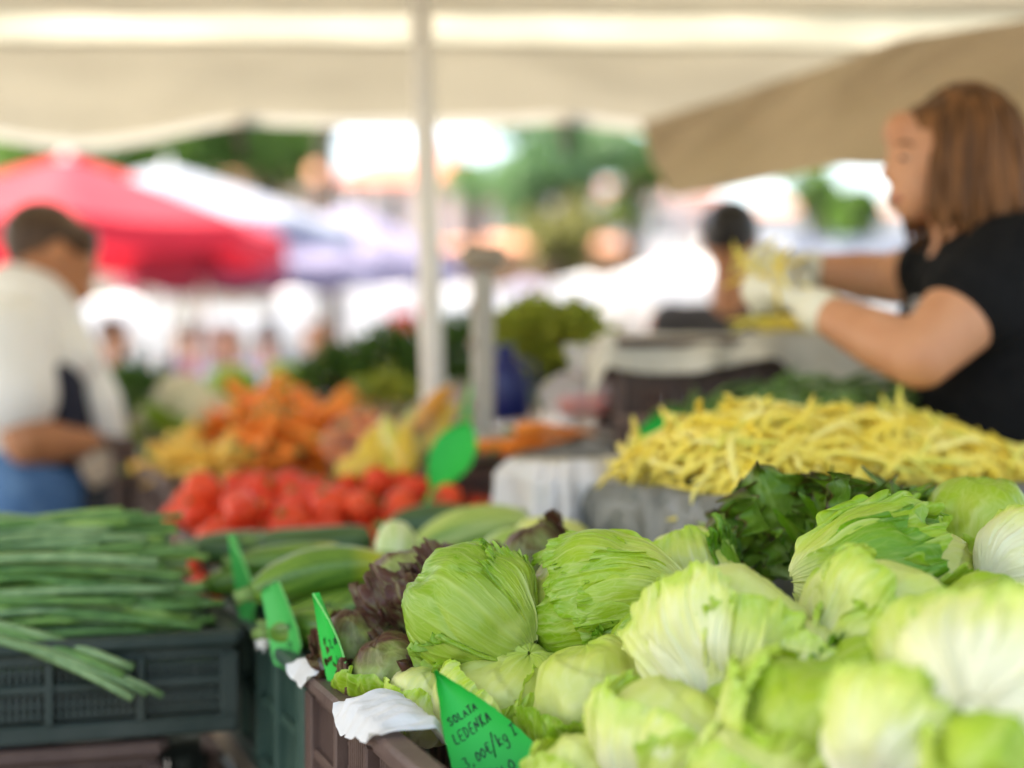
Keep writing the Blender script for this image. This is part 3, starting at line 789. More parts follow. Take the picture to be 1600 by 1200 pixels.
zuc('pale zucchini with light green stripes, largest at the back of the crate', 745, 843, 2.42, .19, .044, M_ZLITE, 14, 9, seed=9)
zuc('second striped zucchini lying lower, right below the largest one', 828, 866, 2.22, .14, .034, M_ZLITE, -25, 0, seed=10)
zuc('small yellow squash at the right end of the crate', 866, 836, 2.28, .105, .031, M_ZYEL, -18, -4, seed=11, name='squash', cat='squash')
zuc('pale round squash standing between dark and striped zucchini', 611, 860, 2.26, .075, .031, M_ZPALE, 100, 55, seed=12, name='squash', cat='squash')
zuc('green cucumber under the pale round squash', 560, 885, 2.22, .20, .028, M_ZMID, 10, 4, seed=13, name='cucumber', cat='cucumber')
zuc('slim dark cucumber leaning behind the veined lettuce', 885, 872, 2.02, .15, .022, M_ZDARK, 38, 16, seed=14, name='cucumber', cat='cucumber')
zuc('dark cucumber low in the crate behind the tall price sign', 425, 905, 2.30, .19, .028, M_ZMID, 15, 4, seed=15, name='cucumber', cat='cucumber')
zuc('dark zucchini deep in the crate below the striped ones', 720, 900, 2.25, .22, .032, M_ZDARK, 0, 2, seed=16)
zuc('green cucumber deep in the crate behind the purple red lettuce', 620, 915, 2.15, .20, .030, M_ZMID, 5, 2, seed=17, name='cucumber', cat='cucumber')

zuc('short green cucumber with yellow tip, in front of the pale round squash', 590, 935, 2.06, .13, .027, M_ZMID, 30, 15, seed=18, name='cucumber', cat='cucumber')
zuc('plump green zucchini between the fat cucumber and the dark one behind', 455, 872, 2.30, .15, .031, M_ZMID, 8, 4, seed=19)
zuc('small yellow green squash at the far right behind the veined lettuce', 925, 862, 2.20, .09, .026, M_ZYEL, 15, 0, seed=20, name='squash', cat='squash')
# spring onions
M_ONION = [streak_mat('spring_onion_green', (.055, .15, .030), (.16, .31, .075), 30, (1, 1, 1)), streak_mat('spring_onion_bluegreen', (.10, .20, .065), (.25, .37, .16), 30, (1, 1, 1)), streak_mat('spring_onion_light', (.15, .30, .045), (.30, .45, .11), 30, (1, 1, 1))]
M_BULB = mat('spring_onion_white', (.55, .62, .40), rough=.4, col2=(.78, .80, .68), scale=20)
NON = 88
for k in range(NON):
    r = random.Random(900 + k)
    row = k / NON
    yb = r.uniform(-.18, .13)                     # across the crate
    zt = ORIM - .045 + row * .185 * (1 - (yb / .28) ** 2) + r.uniform(-.01, .01)
    endx = r.uniform(-.10, -.01) + (.02 if row < .5 else 0)
    if k < 3: endx = -.13 + .02 * k; yb = -.232 - .006 * k; zt = ORIM - .006 - .012 * k
    else: yb = max(yb, -.15)
    root_w = OC + ox * (.28 + endx) + oy * yb; root_w = np.array([root_w[0], root_w[1], zt])
    root = thing('spring_onion', 'green spring onion among those heaped in the left crate, its tip cut toward the right', 'spring onion', root_w, OR, 'spring onions heaped in the left crate')
    Ln = r.uniform(.50, .58)
    sag = r.uniform(.004, .014); dz = r.uniform(-.045, .02); sw = r.uniform(-.05, .05)
    if k < 3: dz, sw = .055, .11
    elif yb < -.08: sw = abs(sw)
    mm = r.choice([0, 0, 1, 1, 2])
    for j in range(r.choice([2, 3, 3])):
        s = np.linspace(0, 1, 12)
        L2 = Ln - .14
        y_ = sw * s + (r.uniform(-.03, .03)) * (1 - s) + .015 * np.sin(s * 3 + j)
        z_ = dz * s + sag * np.sin(s * math.pi) + r.uniform(-.02, .015) * (1 - s) + (-.03 * (1 - s) ** 3 if k < 3 else 0)
        x_ = -L2 * s + r.uniform(-.06, .02) * (1 - s)
        rad = r.uniform(.0066, .0105) * (0.72 + .4 * s) * np.where(s > .9, .8, 1)
        V, F = tube(np.stack([x_, y_, z_], 1), rad, 10, caps=True, flat=.8)
        MB().add(V, F).build('leaf', M_ONION[mm if r.random() < .7 else r.randint(0, 2)], root)
    s = np.linspace(0, 1, 8)
    V, F = tube(np.stack([-Ln + .14 - .16 * s + .02, sw + 0 * s, dz + 0 * s], 1), .009 + .004 * s ** 4, 10)
    MB().add(V, F).build('stem', M_BULB, root)
# net sack of yellow things at the left edge
M_YEL = mat('yellow_net_cloth', (.55, .52, .06), rough=.7, col2=(.70, .68, .22), scale=30, bump=.4)
sk_ = thing('net_sack', 'yellow net sack with teal stripes behind the spring onions at the left edge', 'sack', P(5, 868, 2.50))
V, F = ball((0, 0, .02), (.11, .06, .038), None, 32, 18)
V = V * (1 + .08 * fbm(V[:, 0] * 40, V[:, 1] * 40, V[:, 2] * 40, 3, 2))[:, None]
MB().add(V, F).build('sack', M_YEL, sk_)
for k in range(7):
    t = -.09 + k * .03
    a = np.linspace(0, 2 * math.pi, 24, endpoint=True); rr = math.sqrt(1 - (t / .11) ** 2)
    MB().add(*tube(np.stack([np.full(24, t), .0625 * rr * np.cos(a), .02 + .041 * rr * np.sin(a)], 1), .0028, 6, caps=False)).build('stripe', M_TEAL, sk_)

# tomatoes
M_TOM = mat('tomato_skin', (.68, .035, .012), rough=.42, col2=(.84, .095, .028), scale=9, spec=.22)
M_SEPAL = mat('tomato_sepal', (.08, .20, .03), rough=.6)
def tomato_mesh():
    th = np.linspace(0, math.pi, 16); prof = [(max(.001, .034 * math.sin(t) * (1 + .05 * math.cos(t))), -.029 * math.cos(t) - (.006 * math.exp(-((t - math.pi) / .35) ** 2))) for t in th]
    V, F = lathe(prof, 24); a = np.arctan2(V[:, 1], V[:, 0])
    V[:, :2] *= (1 + .03 * np.cos(5 * a) * sstep(0, .02, V[:, 2]))[:, None]
    me = MB().add(V, F).mesh('tomato'); me.materials.append(M_TOM)
    mb = MB()
    for k in range(5):
        an = k * 2 * math.pi / 5
        s = np.linspace(0, 1, 5)
        mb.add(*tube(np.stack([.017 * s * np.cos(an), .017 * s * np.sin(an), .024 + .004 * np.sin(s * 3) + .0 * s], 1), .0025 * (1.05 - s), 5, flat=.4))
    mb.add(*tube([(0, 0, .023), (.001, 0, .03), (.003, 0, .036)], .0015, 6))
    se = mb.mesh('sepal'); se.materials.append(M_SEPAL)
    return me, se
tm, ts_ = tomato_mesh()
k = 0
for layer in range(3):
    nx, ny = (12, 9) if layer == 0 else (11, 8) if layer == 1 else (8, 5)
    for i in range(nx):
        for j in range(ny):
            t2 = .035 + (i + .5 * (j % 2)) * .065 + layer * .03; t1 = .70 + j * .064 + layer * .03
            if t2 > .80 and t1 < .9: continue
            zz = RIM + .006 + layer * .05 + .05 * (t1 - .7) / .55 - max(0, t2 - .42) * .16 + rnd.uniform(-.008, .008)
            put_with(('sepal', ts_), tm, 'tomato', S(t1 + rnd.uniform(-.028, .028), t2 - .045 + rnd.uniform(-.028, .028), zz + rnd.uniform(-.012, .02)), Euler((rnd.uniform(-1.2, 1.2), rnd.uniform(-1.2, 1.2), rnd.uniform(0, 6))).to_quaternion(),
                     'ripe red tomato in the heap behind the zucchini', 'tomato', 'ripe red tomatoes heaped behind the zucchini', rnd.uniform(.72, 1.05))
# carrots
def carrot_meshes(cols, nm):
    out = []
    for k, (c1, c2) in enumerate(cols):
        m = mat('%s_skin_%d' % (nm, k), c1, rough=.5, col2=c2, scale=25, stretch=(1, 1, .3), bump=.3)
        s = np.linspace(0, 1, 12)
        V, F = tube(np.stack([.006 * np.sin(s * 3 + k), .004 * np.sin(s * 5), .16 * (s - .5)], 1), .014 * np.clip(1.1 - s, .1, 1) * np.clip(s * 9 + .45, 0, 1) ** .5, 12)
        me = MB().add(V, F).mesh(nm); me.materials.append(m); out.append(me)
    top = MB()
    for a in range(3):
        top.add(*tube([(0, 0, -.08), (.004 * math.cos(a * 2), .004 * math.sin(a * 2), -.092), (.008 * math.cos(a * 2), .008 * math.sin(a * 2), -.102)], .0022, 6))
    tp_ = top.mesh('stalk'); tp_.materials.append(M_STALK)
    return out, tp_
oc_, otop = carrot_meshes([((.84, .19, .014), (.90, .27, .03)), ((.80, .16, .010), (.88, .24, .02)), ((.84, .24, .02), (.90, .33, .05))], 'carrot')
yc_, ytop = carrot_meshes([((.72, .38, .03), (.80, .48, .08)), ((.70, .42, .05), (.82, .52, .10))], 'yellow_carrot')
def heap(n, t1r, t2r, zf, meshes, top, name, label, cat, group, seed, tilt=.5):
    r = random.Random(seed)
    for i in range(n):
        t1 = r.uniform(*t1r); t2 = r.uniform(*t2r)
        an = r.uniform(0, 2 * math.pi); ti = r.gauss(0, tilt)
        put_with(('stalk', top), r.choice(meshes), name, S(t1, t2, zf(t1, t2) + r.uniform(-.045, .01)), rot_to((math.cos(an) * math.cos(ti), math.sin(an) * math.cos(ti), math.sin(ti)), r.uniform(0, 6)), label, cat, group, r.uniform(.85, 1.15))
def bump2(t1, t2, c1, c2, s1, s2): return math.exp(-((t1 - c1) / s1) ** 2 - ((t2 - c2) / s2) ** 2)
heap(210, (1.30, 1.86), (.17, .64), lambda a, b: RIM + .15 + .14 * bump2(a, b, 1.62, .30, .35, .24), oc_, otop, 'carrot', 'orange carrot in the heap behind the tomatoes', 'carrot', 'orange carrots heaped behind the tomatoes', 21)
heap(70, (1.28, 1.80), (.04, .17), lambda a, b: RIM + .14 + .05 * bump2(a, b, 1.5, .05, .35, .2), yc_, ytop, 'yellow_carrot', 'yellow carrot in the heap left of the orange ones', 'carrot', 'yellow carrots heaped beside the orange ones', 22)
for k, (px, py) in enumerate(((815, 682), (845, 690), (790, 698), (870, 676))):
    put_with(('stalk', otop), oc_[k % 3], 'carrot', P(px, py, 2.85), rot_to((.9, .3, .25 - .1 * k), k), 'orange carrot lying loose between the scale and the white wrapped crate', 'carrot', 'loose carrots by the scale', 1.0)
# a closed mound under each heap so no gap shows the crate floor
def mound(name, label, t1r, t2r, zf, m, cat, z0, n=24):
    V = []
    for i in range(n):
        for j in range(n):
            a = t1r[0] + (t1r[1] - t1r[0]) * i / (n - 1); b = t2r[0] + (t2r[1] - t2r[0]) * j / (n - 1)
            e = min(1, 5 * min(i, n - 1 - i) / (n - 1), 5 * min(j, n - 1 - j) / (n - 1))
            V.append(S(a, b, z0 + (zf(a, b) - z0) * e ** .5 + .012 * fbm(a * 30, b * 30, 0, 5, 2)))
    c = np.mean(V, 0)
    return tag(MB().add(np.array(V) - c, gridF(n, n)).build(name, m, None, loc=c), label, cat, None, 'stuff')
mound('carrots', 'orange carrots packed below the top layer', (1.30, 1.88), (.02, .80), lambda a, b: RIM + .10 + .14 * bump2(a, b, 1.62, .30, .35, .24), mat('packed_carrots', (.55, .10, .01), col2=(.78, .24, .03), scale=40, bump=.8, bscale=60), 'carrots', RIM)
# pale heads, herbs and greens at the far end of the stall
M_CAUL = mat('cauliflower_curd', (.62, .56, .36), rough=.8, col2=(.74, .68, .48), scale=60, bump=.8, bscale=90)
def cauliflower(label, c, R, seed):
    c = np.asarray(c); root = thing('cauliflower', label, 'cauliflower', c - (0, 0, R))
    mb = MB(); r = random.Random(seed)
    for k in range(34):
        v = np.array([r.gauss(0, 1), r.gauss(0, 1), abs(r.gauss(0, 1)) * .8]); v /= np.linalg.norm(v)
        mb.add(*ball(v * R * .72 + (0, 0, R), R * r.uniform(.24, .36), None, 10, 7))
    mb.add(*ball((0, 0, R * .9), R * .8, None, 16, 10)).build('curd', M_CAUL, root)
    for k in range(6):
        V, F, uv, rb = leaf_surface(R * 1.05, phi0=k * 1.05, A=.5, th1=1.5, off=.05, seed=seed + k, nu=30, nv=24, frill=.06, flare=.25)
        MB().add(V + (0, 0, R), F, uv, rb).build('leaf', M_LIME, root)
cauliflower('cream cauliflower at the far left end of the stall, behind the yellow carrots', P(285, 628, 4.0), .075, 71)
cauliflower('cream cauliflower beside the orange carrots, half behind the first one', P(325, 650, 3.85), .065, 72)
cauliflower('cream cauliflower low on the left next to the customer', P(245, 660, 4.05), .060, 74)
lettuce('light green cabbage at the far end behind the cauliflowers', P(362, 606, 4.2), .066, (0, .2, -1), 10, 75, M_LIME, [dict(phi0=-1.2, A=1.0, th1=2.2, nu=40, nv=30), dict(phi0=.4, A=1.0, th1=2.0, nu=40, nv=30), dict(phi0=2, A=1.0, th1=2.0, nu=40, nv=30)], name='cabbage')
lettuce('yellow green cabbage standing alone behind the orange carrots', P(448, 596, 4.2), .062, (0, .2, -1), 50, 76, M_LIME, [dict(phi0=-1.2, A=1.0, th1=2.2, nu=40, nv=30, frill=.1), dict(phi0=-.2, A=.9, th1=2.0, nu=40, nv=30, frill=.1)], name='cabbage')
M_HERB = leaf_mat('herb_leaf', [(0, (.12, .24, .03)), (.5, (.075, .17, .022)), (1, (.05, .13, .016))], (.12, .22, .05), trans=.25)
M_HERBL = leaf_mat('light_herb_leaf', [(0, (.50, .52, .08)), (.5, (.42, .46, .05)), (1, (.34, .42, .03))], (.5, .55, .15), trans=.3)
def herb(label, c, R, seed, m, n=260, cat='herbs', name='herb_bunch', sz=.035, sq=(1, .7, .8)):
    r = random.Random(seed); c = np.asarray(c); root = thing(name, label, cat, c - (0, 0, R * sq[2]))
    mb = MB()
    for k in range(n):
        v = np.array([r.gauss(0, 1), r.gauss(0, 1), r.gauss(0, 1)]); v /= np.linalg.norm(v); v *= R * r.uniform(.45, 1.05); v *= sq
        V, F, uv, rb = flat_leaf(seed + k % 7, sz * r.uniform(.7, 1.3), sz * .8, 7, 7)
        d = Vector(v / R + np.array([r.gauss(0, .4), r.gauss(0, .4), .35])).normalized()
        M = np.array((Vector((0, 1, 0)).rotation_difference(d) @ Quaternion((0, 1, 0), r.uniform(0, 6))).to_matrix())
        mb.add(V @ M.T + v + (0, 0, R * sq[2]), F, uv, rb)
    mb.build('foliage', m, root)
    st = MB()
    for k in range(12):
        st.add(*tube([(r.gauss(0, .012), r.gauss(0, .012), -.01), (r.gauss(0, .02), r.gauss(0, .02), R * .5), (r.gauss(0, .05), r.gauss(0, .05), R * 1.2)], .0025, 5))
    st.build('stalk', M_STALK, root)
    return root
herb('bunch of dark green herbs at the far end, left of the tent pole foot', P(610, 572, 4.1), .115, 81, M_HERB)
herb('dark green herb bunch behind the carrots, between cabbage and the larger herb bunch', P(525, 590, 4.15), .085, 82, M_HERB)
herb('dark green herb bunch right of the tent pole, topmost of the greens', P(705, 545, 4.2), .110, 83, M_HERB)
herb('dark green leaves beside the customer at the far left of the stall', P(215, 622, 4.3), .105, 84, M_HERB)
herb('yellow green endive head on a crate, left of the cloth covered stack', P(855, 530, 3.7), .115, 85, M_HERBL, 320, 'endive', 'endive', .05, (1, .7, .62))
herb('darker green leaves below the yellow green endive', P(870, 585, 3.75), .085, 86, M_HERB)
herb('fresh green parsley in front of the tent pole foot', P(600, 622, 3.75), .060, 87, M_HERBL, 160)
# ------------------------------------------------------------------ bean tray, wrapped crates, scale, cloth covered stack
M_LINER = mat('grey_plastic_liner', (.12, .125, .11), rough=.35, col2=(.24, .24, .21), scale=10, bump=.5, bscale=40, trans=.2)
M_WRAP = mat('white_plastic_wrap', (.66, .63, .62), rough=.4, col2=(.84, .81, .78), scale=9, bump=.6, bscale=35, trans=.2)
BR = math.atan2(.40, .92)                      # the tray is turned a little more than the stall
bx = np.array([math.cos(BR), math.sin(BR), 0]); by = np.array([-math.sin(BR), math.cos(BR), 0])
B0 = P(1138, 785, 2.02); BZ = B0[2]
BC = B0 + bx * .32 + by * .20
tray = crate('grey plastic crate heaped with yellow beans behind the dark leafy lettuce', BC - np.array([0, 0, .20]), .64, .40, .20, M_GREYC, rot=BR)
crate('dark crate holding up the yellow bean crate', BC - np.array([0, 0, .404]), .64, .40, .20, M_BLACKG, rot=BR)
def B(u, v, z=0): return BC + bx * u + by * v + np.array([0, 0, z])
# plastic sheet lining: inside, over the rim and down the outer walls
per = []
hx_, hy_ = .318, .198
def rect(s):
    P_ = 2 * (2 * hx_ + 2 * hy_); d = (s % 1) * P_
    for (x0, y0, dx, dy, L_) in ((-hx_, -hy_, 1, 0, 2 * hx_), (hx_, -hy_, 0, 1, 2 * hy_), (hx_, hy_, -1, 0, 2 * hx_), (-hx_, hy_, 0, -1, 2 * hy_)):
        if d <= L_: return x0 + dx * d, y0 + dy * d, dy, -dx
        d -= L_
    return x0, y0, dy, -dx
n = 200; V = []
prof = [(-.05, -.10), (-.035, -.03), (-.02, .004), (0, .010), (.014, .004), (.019, -.03), (.020, -.075), (.022, -.12), (.024, -.15)]
for i in range(n):
    x, y, nx, ny = rect(i / n)
    for j, (o_, z_) in enumerate(prof):
        w1 = .010 * fbm(i * .22, j * .4, 0, 5, 3) + .006 * math.sin(i * .9) * (j > 5)
        o2 = o_ + w1 * (1 if j > 3 else .4); zz = z_ + .006 * fbm(i * .13, j * .3, 2, 9, 2) - (.03 * fbm(i * .08, 1, 1, 4, 2) if j > 6 else 0)
        V.append(B(x + nx * o2, y + ny * o2, zz))
k = len(prof)
F = [(i * k + j, ((i + 1) % n) * k + j, ((i + 1) % n) * k + j + 1, i * k + j + 1) for i in range(n) for j in range(k - 1)]
tag(MB().add(np.array(V) - BC, F).build('plastic_liner', M_LINER, None, loc=BC), 'grey plastic sheet lining the bean crate, folded over its rim', 'liner')

def bean_meshes(nm, cols, Ln=.132, R=.0046):
    out = []
    for k, (c1, c2) in enumerate(cols):
        m = mat('%s_skin_%d' % (nm, k), c1, rough=.42, col2=c2, scale=40, spec=.45)
        for b in (0.008, .024, -.019):
            s = np.linspace(0, 1, 14)
            L2 = Ln * (1 + .12 * math.sin(k * 3 + b * 300))
            pts = np.stack([b * np.sin(s * math.pi) + .003 * np.sin(s * 9 + k), .004 * np.sin(s * 5 + k), L2 * (s - .5)], 1)
            rad = R * np.clip(np.minimum(s * 9, (1 - s) * 6), .12, 1) ** .6 * (1 + .09 * np.sin(s * 40))
            me = MB().add(*tube(pts, rad, 8, flat=.8)).mesh(nm); me.materials.append(m); out.append(me)
    return out
ym = bean_meshes('yellow_bean', [((.86, .66, .06), (.90, .76, .16)), ((.84, .68, .10), (.90, .80, .28)), ((.86, .62, .035), (.90, .70, .09)), ((.66, .62, .07), (.82, .74, .16))])
gm = bean_meshes('green_bean', [((.07, .17, .025), (.16, .28, .05)), ((.05, .13, .02), (.12, .22, .04))])
def bz(u, v):
    h = .015 + .080 * math.exp(-((u - .02) / .27) ** 2 - ((v - .02) / .17) ** 2) + .045 * math.exp(-((u + .20) / .10) ** 2 - (v / .16) ** 2)
    e = min(1, (hx_ + .02 - abs(u)) / .07, (hy_ + .02 - abs(v)) / .06)
    return -.03 + (h + .03) * max(0, e) ** .6
def bnorm(u, v):
    e = .01
    n_ = Vector((-(bz(u + e, v) - bz(u - e, v)) / (2 * e), -(bz(u, v + e) - bz(u, v - e)) / (2 * e), 1)).normalized()
    return Vector(bx) * n_.x + Vector(by) * n_.y + Vector((0, 0, 1)) * n_.z
r = random.Random(31)
def bean_pose(u, v, spread=.55):
    nrm = bnorm(u, v)
    an = r.gauss(.15, 1.0); t = Vector(bx) * math.cos(an) + Vector(by) * math.sin(an)
    t = (t - nrm * t.dot(nrm)).normalized()
    t = (t + nrm * r.gauss(0, spread * .35)).normalized()
    return t
# beans under the top layer, packed
mb = MB()
src_ = []
for me in ym[:6]:
    n_ = len(me.vertices); co = np.zeros(n_ * 3); me.vertices.foreach_get('co', co); src_.append((co.reshape(-1, 3), [tuple(p.vertices) for p in me.polygons]))
for i in range(1900):
    u = r.uniform(-hx_ + .045, hx_ - .045); v = r.uniform(-hy_ + .055, hy_ - .055)
    V, F = src_[i % 6]
    M = np.array(rot_to(bean_pose(u, v, .3), r.uniform(0, 6)).to_matrix())
    mb.add(V @ M.T + B(u, v, bz(u, v) - r.uniform(.006, .028)) - BC, F)
tag(mb.build('yellow_beans', ym[1].materials[0], None, loc=BC), 'yellow beans packed below the top layer of the bean heap', 'beans', None, 'stuff')
for i in range(262):
    u = r.uniform(-hx_ + .01, hx_ - .01); v = r.uniform(-hy_ + .03, .12) if i % 3 else r.uniform(-.06, hy_ - .02)
    sp = .55
    z = bz(u, v) + .004
    if i % 14 == 0: sp = 1.6; z += .008
    me = r.choice(ym)
    put(me, 'yellow_bean', B(u, v, z), rot_to(bean_pose(u, v, sp), r.uniform(0, 6)), 'yellow bean lying on top of the heap in the grey crate', 'bean', 'yellow beans on the heap in the grey crate', r.uniform(.85, 1.15))
# green beans in the next crate
crate('crate of green beans behind the yellow ones at the right edge', B(.24, .42, -.11), .60, .40, .20, M_BROWN, rot=BR)
def gb(u, v): return .09 + .05 * math.exp(-((u - .25) / .25) ** 2 - ((v - .36) / .2) ** 2)
mb = MB(); src_ = []
for me in gm:
    n_ = len(me.vertices); co = np.zeros(n_ * 3); me.vertices.foreach_get('co', co); src_.append((co.reshape(-1, 3), [tuple(p.vertices) for p in me.polygons]))
for i in range(500):
    u = r.uniform(.02, .58); v = r.uniform(.23, .60); V, F = src_[i % len(src_)]
    an = r.uniform(0, 6); M = np.array(rot_to((math.cos(an), math.sin(an), r.gauss(0, .2)), 0).to_matrix())
    mb.add(V @ M.T + B(u, v, gb(u, v) - r.uniform(.01, .04)) - BC, F)
tag(mb.build('green_beans', gm[1].materials[0], None, loc=BC), 'green beans packed below the top layer behind the yellow ones', 'beans', None, 'stuff')
for i in range(90):
    u = r.uniform(.0, .56); v = r.uniform(.20, .5); an = r.gauss(0.5, .9); ti = abs(r.gauss(.05, .35))
    put(r.choice(gm), 'green_bean', B(u, v, gb(u, v) + .005), rot_to((math.cos(an), math.sin(an), ti), r.uniform(0, 6)), 'green bean on the heap behind the yellow beans', 'bean', 'green beans on the heap at the right edge', r.uniform(.9, 1.2))

# white plastic wrapped crate: rounded box shell with drapery folds
def wrapped(label, c, sx, sy, sz, rot, m, seed, fold=.018, name='wrapped_crate', mtop=None):
    root = thing(name, label, 'crate', c, rot)
    nu, nv = 150, 40; V = []
    for i in range(nu):
        a = 2 * math.pi * i / nu; ca, sa = math.cos(a), math.sin(a); q = .52
        x0 = math.copysign(abs(ca) ** q, ca); y0 = math.copysign(abs(sa) ** q, sa)
        for j in range(nv):
            k = j / (nv - 1)
            f = fold * (fbm(i * .16 * (1), k * 1.2, 0, seed, 3) + .6 * math.sin(i * .55 + 3 * fbm(i * .05, k * 2, 1, seed, 2) + k * 4)) * min(1, k * 4) * min(1, 3 - 3 * k + .15)
            s_ = 1 - .05 * k + (-.15 * max(0, k - .9) / .1 if k > .9 else 0)
            V.append((x0 * sx / 2 * s_ + ca * f, y0 * sy / 2 * s_ + sa * f, sz * k + .012 * fbm(i * .07, k * 3, 4, seed, 2) * k))
    F = [(i * nv + j, ((i + 1) % nu) * nv + j, ((i + 1) % nu) * nv + j + 1, i * nv + j + 1) for i in range(nu) for j in range(nv - 1)]
    MB().add(V, F).build('plastic_wrap', m, root)
    T = [(0, 0, sz * .985)]; 
    nr = 8
    for q_ in range(1, nr + 1):
        for i in range(0, nu, 3):
            e = np.array(V[i * nv + nv - 1]); t = q_ / nr
            T.append((e[0] * t, e[1] * t, e[2] * t ** 4 + sz * (.985 + .02 * fbm(e[0] * 12 * t, e[1] * 12 * t, 1, seed, 3)) * (1 - t ** 4)))
    kk = len(range(0, nu, 3))
    F = [(0, 1 + i, 1 + (i + 1) % kk) for i in range(kk)] + [(1 + (q_ - 1) * kk + i, 1 + q_ * kk + i, 1 + q_ * kk + (i + 1) % kk, 1 + (q_ - 1) * kk + (i + 1) % kk) for q_ in range(1, nr) for i in range(kk)]
    MB().add(T, F).build('top_sheet', mtop or m, root)
    return root
M_CREAM = mat('cream_cloth', (.56, .51, .39), rough=.85, col2=(.68, .63, .50), scale=18, bump=.5, bscale=40, trans=.1)
pw_ = P(898, 842, 2.42); pt_ = P(898, 722, 2.5)
wrapped('white plastic wrapped crate with cream cloth top, left of the yellow beans', (pw_[0] + .02, 2.54, pw_[2] - .14), .245, .36, pt_[2] - pw_[2] + .14, ROT, M_WRAP, 3, fold=.024, mtop=M_CREAM)
# brown crate under the scale
sc0 = P(760, 692, 3.0)
crate('brown crate that carries the weighing scale, behind the leaning green sign', (sc0[0] + .06, 3.04, sc0[2] - .24), .42, .34, .20, M_BROWN, rot=ROT)
# weighing scale on a column
M_STEEL = mat('scale_steel', (.42, .40, .36), rough=.35, metal=.6, var=.05)
M_POLE = mat('scale_column_grey', (.40, .37, .31), rough=.5, var=.06)
M_DISP = mat('scale_display_housing', (.30, .24, .17), rough=.5, var=.1)
M_GLASS = mat('display_glass', (.02, .03, .03), rough=.15)
sr = thing('weighing_scale', 'grey market scale with display head on a tall column, right of the tent pole', 'scale', (sc0[0], 3.0, sc0[2] - .03), R_(14))
MB().add(*box((.07, 0, .016), (.30, .26, .028), .006)).build('base', M_POLE, sr, sharp=35, fix=True)
MB().add(*box((.09, -.01, .044), (.27, .24, .012), .005)).add(*box((.09, -.01, .034), (.1, .1, .012), 0)).build('weighing_plate', M_STEEL, sr, sharp=35, fix=True)
H_ = (690 - 420) / FPX * 3.0
MB().add(*box((0, .03, .03 + H_ / 2), (.040, .034, H_), .006)).build('column', M_POLE, sr, sharp=35, fix=True)
MB().add(*box((-.002, .02, H_ + .055), (.085, .042, .044), .010)).build('display_head', M_DISP, sr, sharp=35, fix=True)
MB().add(*box((-.002, .0445, H_ + .055), (.066, .004, .028), .001)).build('display', M_GLASS, sr, sharp=35, fix=True)
for z_ in (.10, .22, .29):
    MB().add(*box((-.022, .03, z_), (.008, .03, .018), .002)).build('clip', M_DISP, sr, fix=True)

# dark blue jug and a knotted bag of tomatoes
M_BLUE = mat('dark_blue_plastic', (.010, .018, .13), rough=.35, var=.15, scale=12)
c = P(800, 655, 3.25)
jr = thing('canister', 'dark blue plastic canister leaning beside the scale column', 'canister', c, R_(20))
Mj = np.array(Euler((0, R_(-7), 0)).to_matrix())
MB().add(*lathe([(.001, 0), (.036, .0), (.042, .008), (.044, .05), (.042, .085), (.034, .115), (.020, .128), (.017, .135)], 28, M=Mj)).build('body', M_BLUE, jr)
MB().add(*lathe([(.019, .133), (.021, .136), (.021, .150), (.018, .154), (.001, .155)], 20, M=Mj)).build('cap', M_BLUE, jr)
MB().add(*tube(np.array([(.038, 0, .06), (.062, 0, .07), (.066, 0, .10), (.045, 0, .115), (.028, 0, .12)]) @ Mj.T, .006, 8)).build('handle', M_BLUE, jr)
M_FILM = plastic_film('clear_bag_film', (.92, .90, .88), .40, .25)
M_FILM2 = plastic_film('thin_bag_film', (.93, .92, .94), .05, .2)
def bag(label, c, sx, sy, sz, seed, film, knot=True, rot=0.0, twist=(0, 0)):
    root = thing('plastic_bag', label, 'plastic bag', c, rot)
    nu, nv = 72, 40; V = []
    for i in range(nu):
        a = 2 * math.pi * i / nu
        for j in range(nv):
            k = j / (nv - 1)
            if knot:
                pr = math.sin(min(k / .62, 1) * math.pi * .5 + .0) ** .5 if k < .35 else 0
                rr = (1 - ((k - .3) / .42) ** 2) if k < .62 else 0
                rr = max(rr, .13 + (.25 * (k - .68) / .32 if k > .68 else 0)) if k > .3 else math.sqrt(max(.0, 1 - ((.3 - k) / .3) ** 2))
            else:
                rr = math.sqrt(max(0, 1 - (2 * k - 1) ** 2)) ** .8
            f = 1 + .12 * fbm(math.cos(a) * 2.2, math.sin(a) * 2.2, k * 3, seed, 4) + .05 * math.sin(a * 9 + k * 5) * (k > .4)
            V.append((sx / 2 * rr * math.cos(a) * f + twist[0] * k * k, sy / 2 * rr * math.sin(a) * f + twist[1] * k * k, sz * k))
    F = [(i * nv + j, ((i + 1) % nu) * nv + j, ((i + 1) % nu) * nv + j + 1, i * nv + j + 1) for i in range(nu) for j in range(nv - 1)]
    MB().add(V, F).build('film', film, root)
    if knot:
        a = np.linspace(0, 2 * math.pi, 14)
        MB().add(*tube(np.stack([sx * .09 * np.cos(a) + twist[0] * .4, sy * .09 * np.sin(a) + twist[1] * .4, np.full(14, sz * .66)], 1), .006, 8, caps=False)).build('knot', film, root)
    return root
c = P(903, 655, 3.05)
bag('knotted white plastic bag with tomatoes at its bottom, right of the blue canister', c, .155, .12, .145, 5, M_FILM)
for k, (dx, dy, dz) in enumerate(((.035, -.02, .03), (-.02, -.025, .028), (.05, .02, .035), (.01, .03, .03))):
    put_with(('sepal', ts_), tm, 'tomato', c + (dx, dy, dz), Euler((.5 * k, .7, k)).to_quaternion(), 'red tomato inside the knotted white plastic bag', 'tomato', 'tomatoes in the knotted bag', .62)
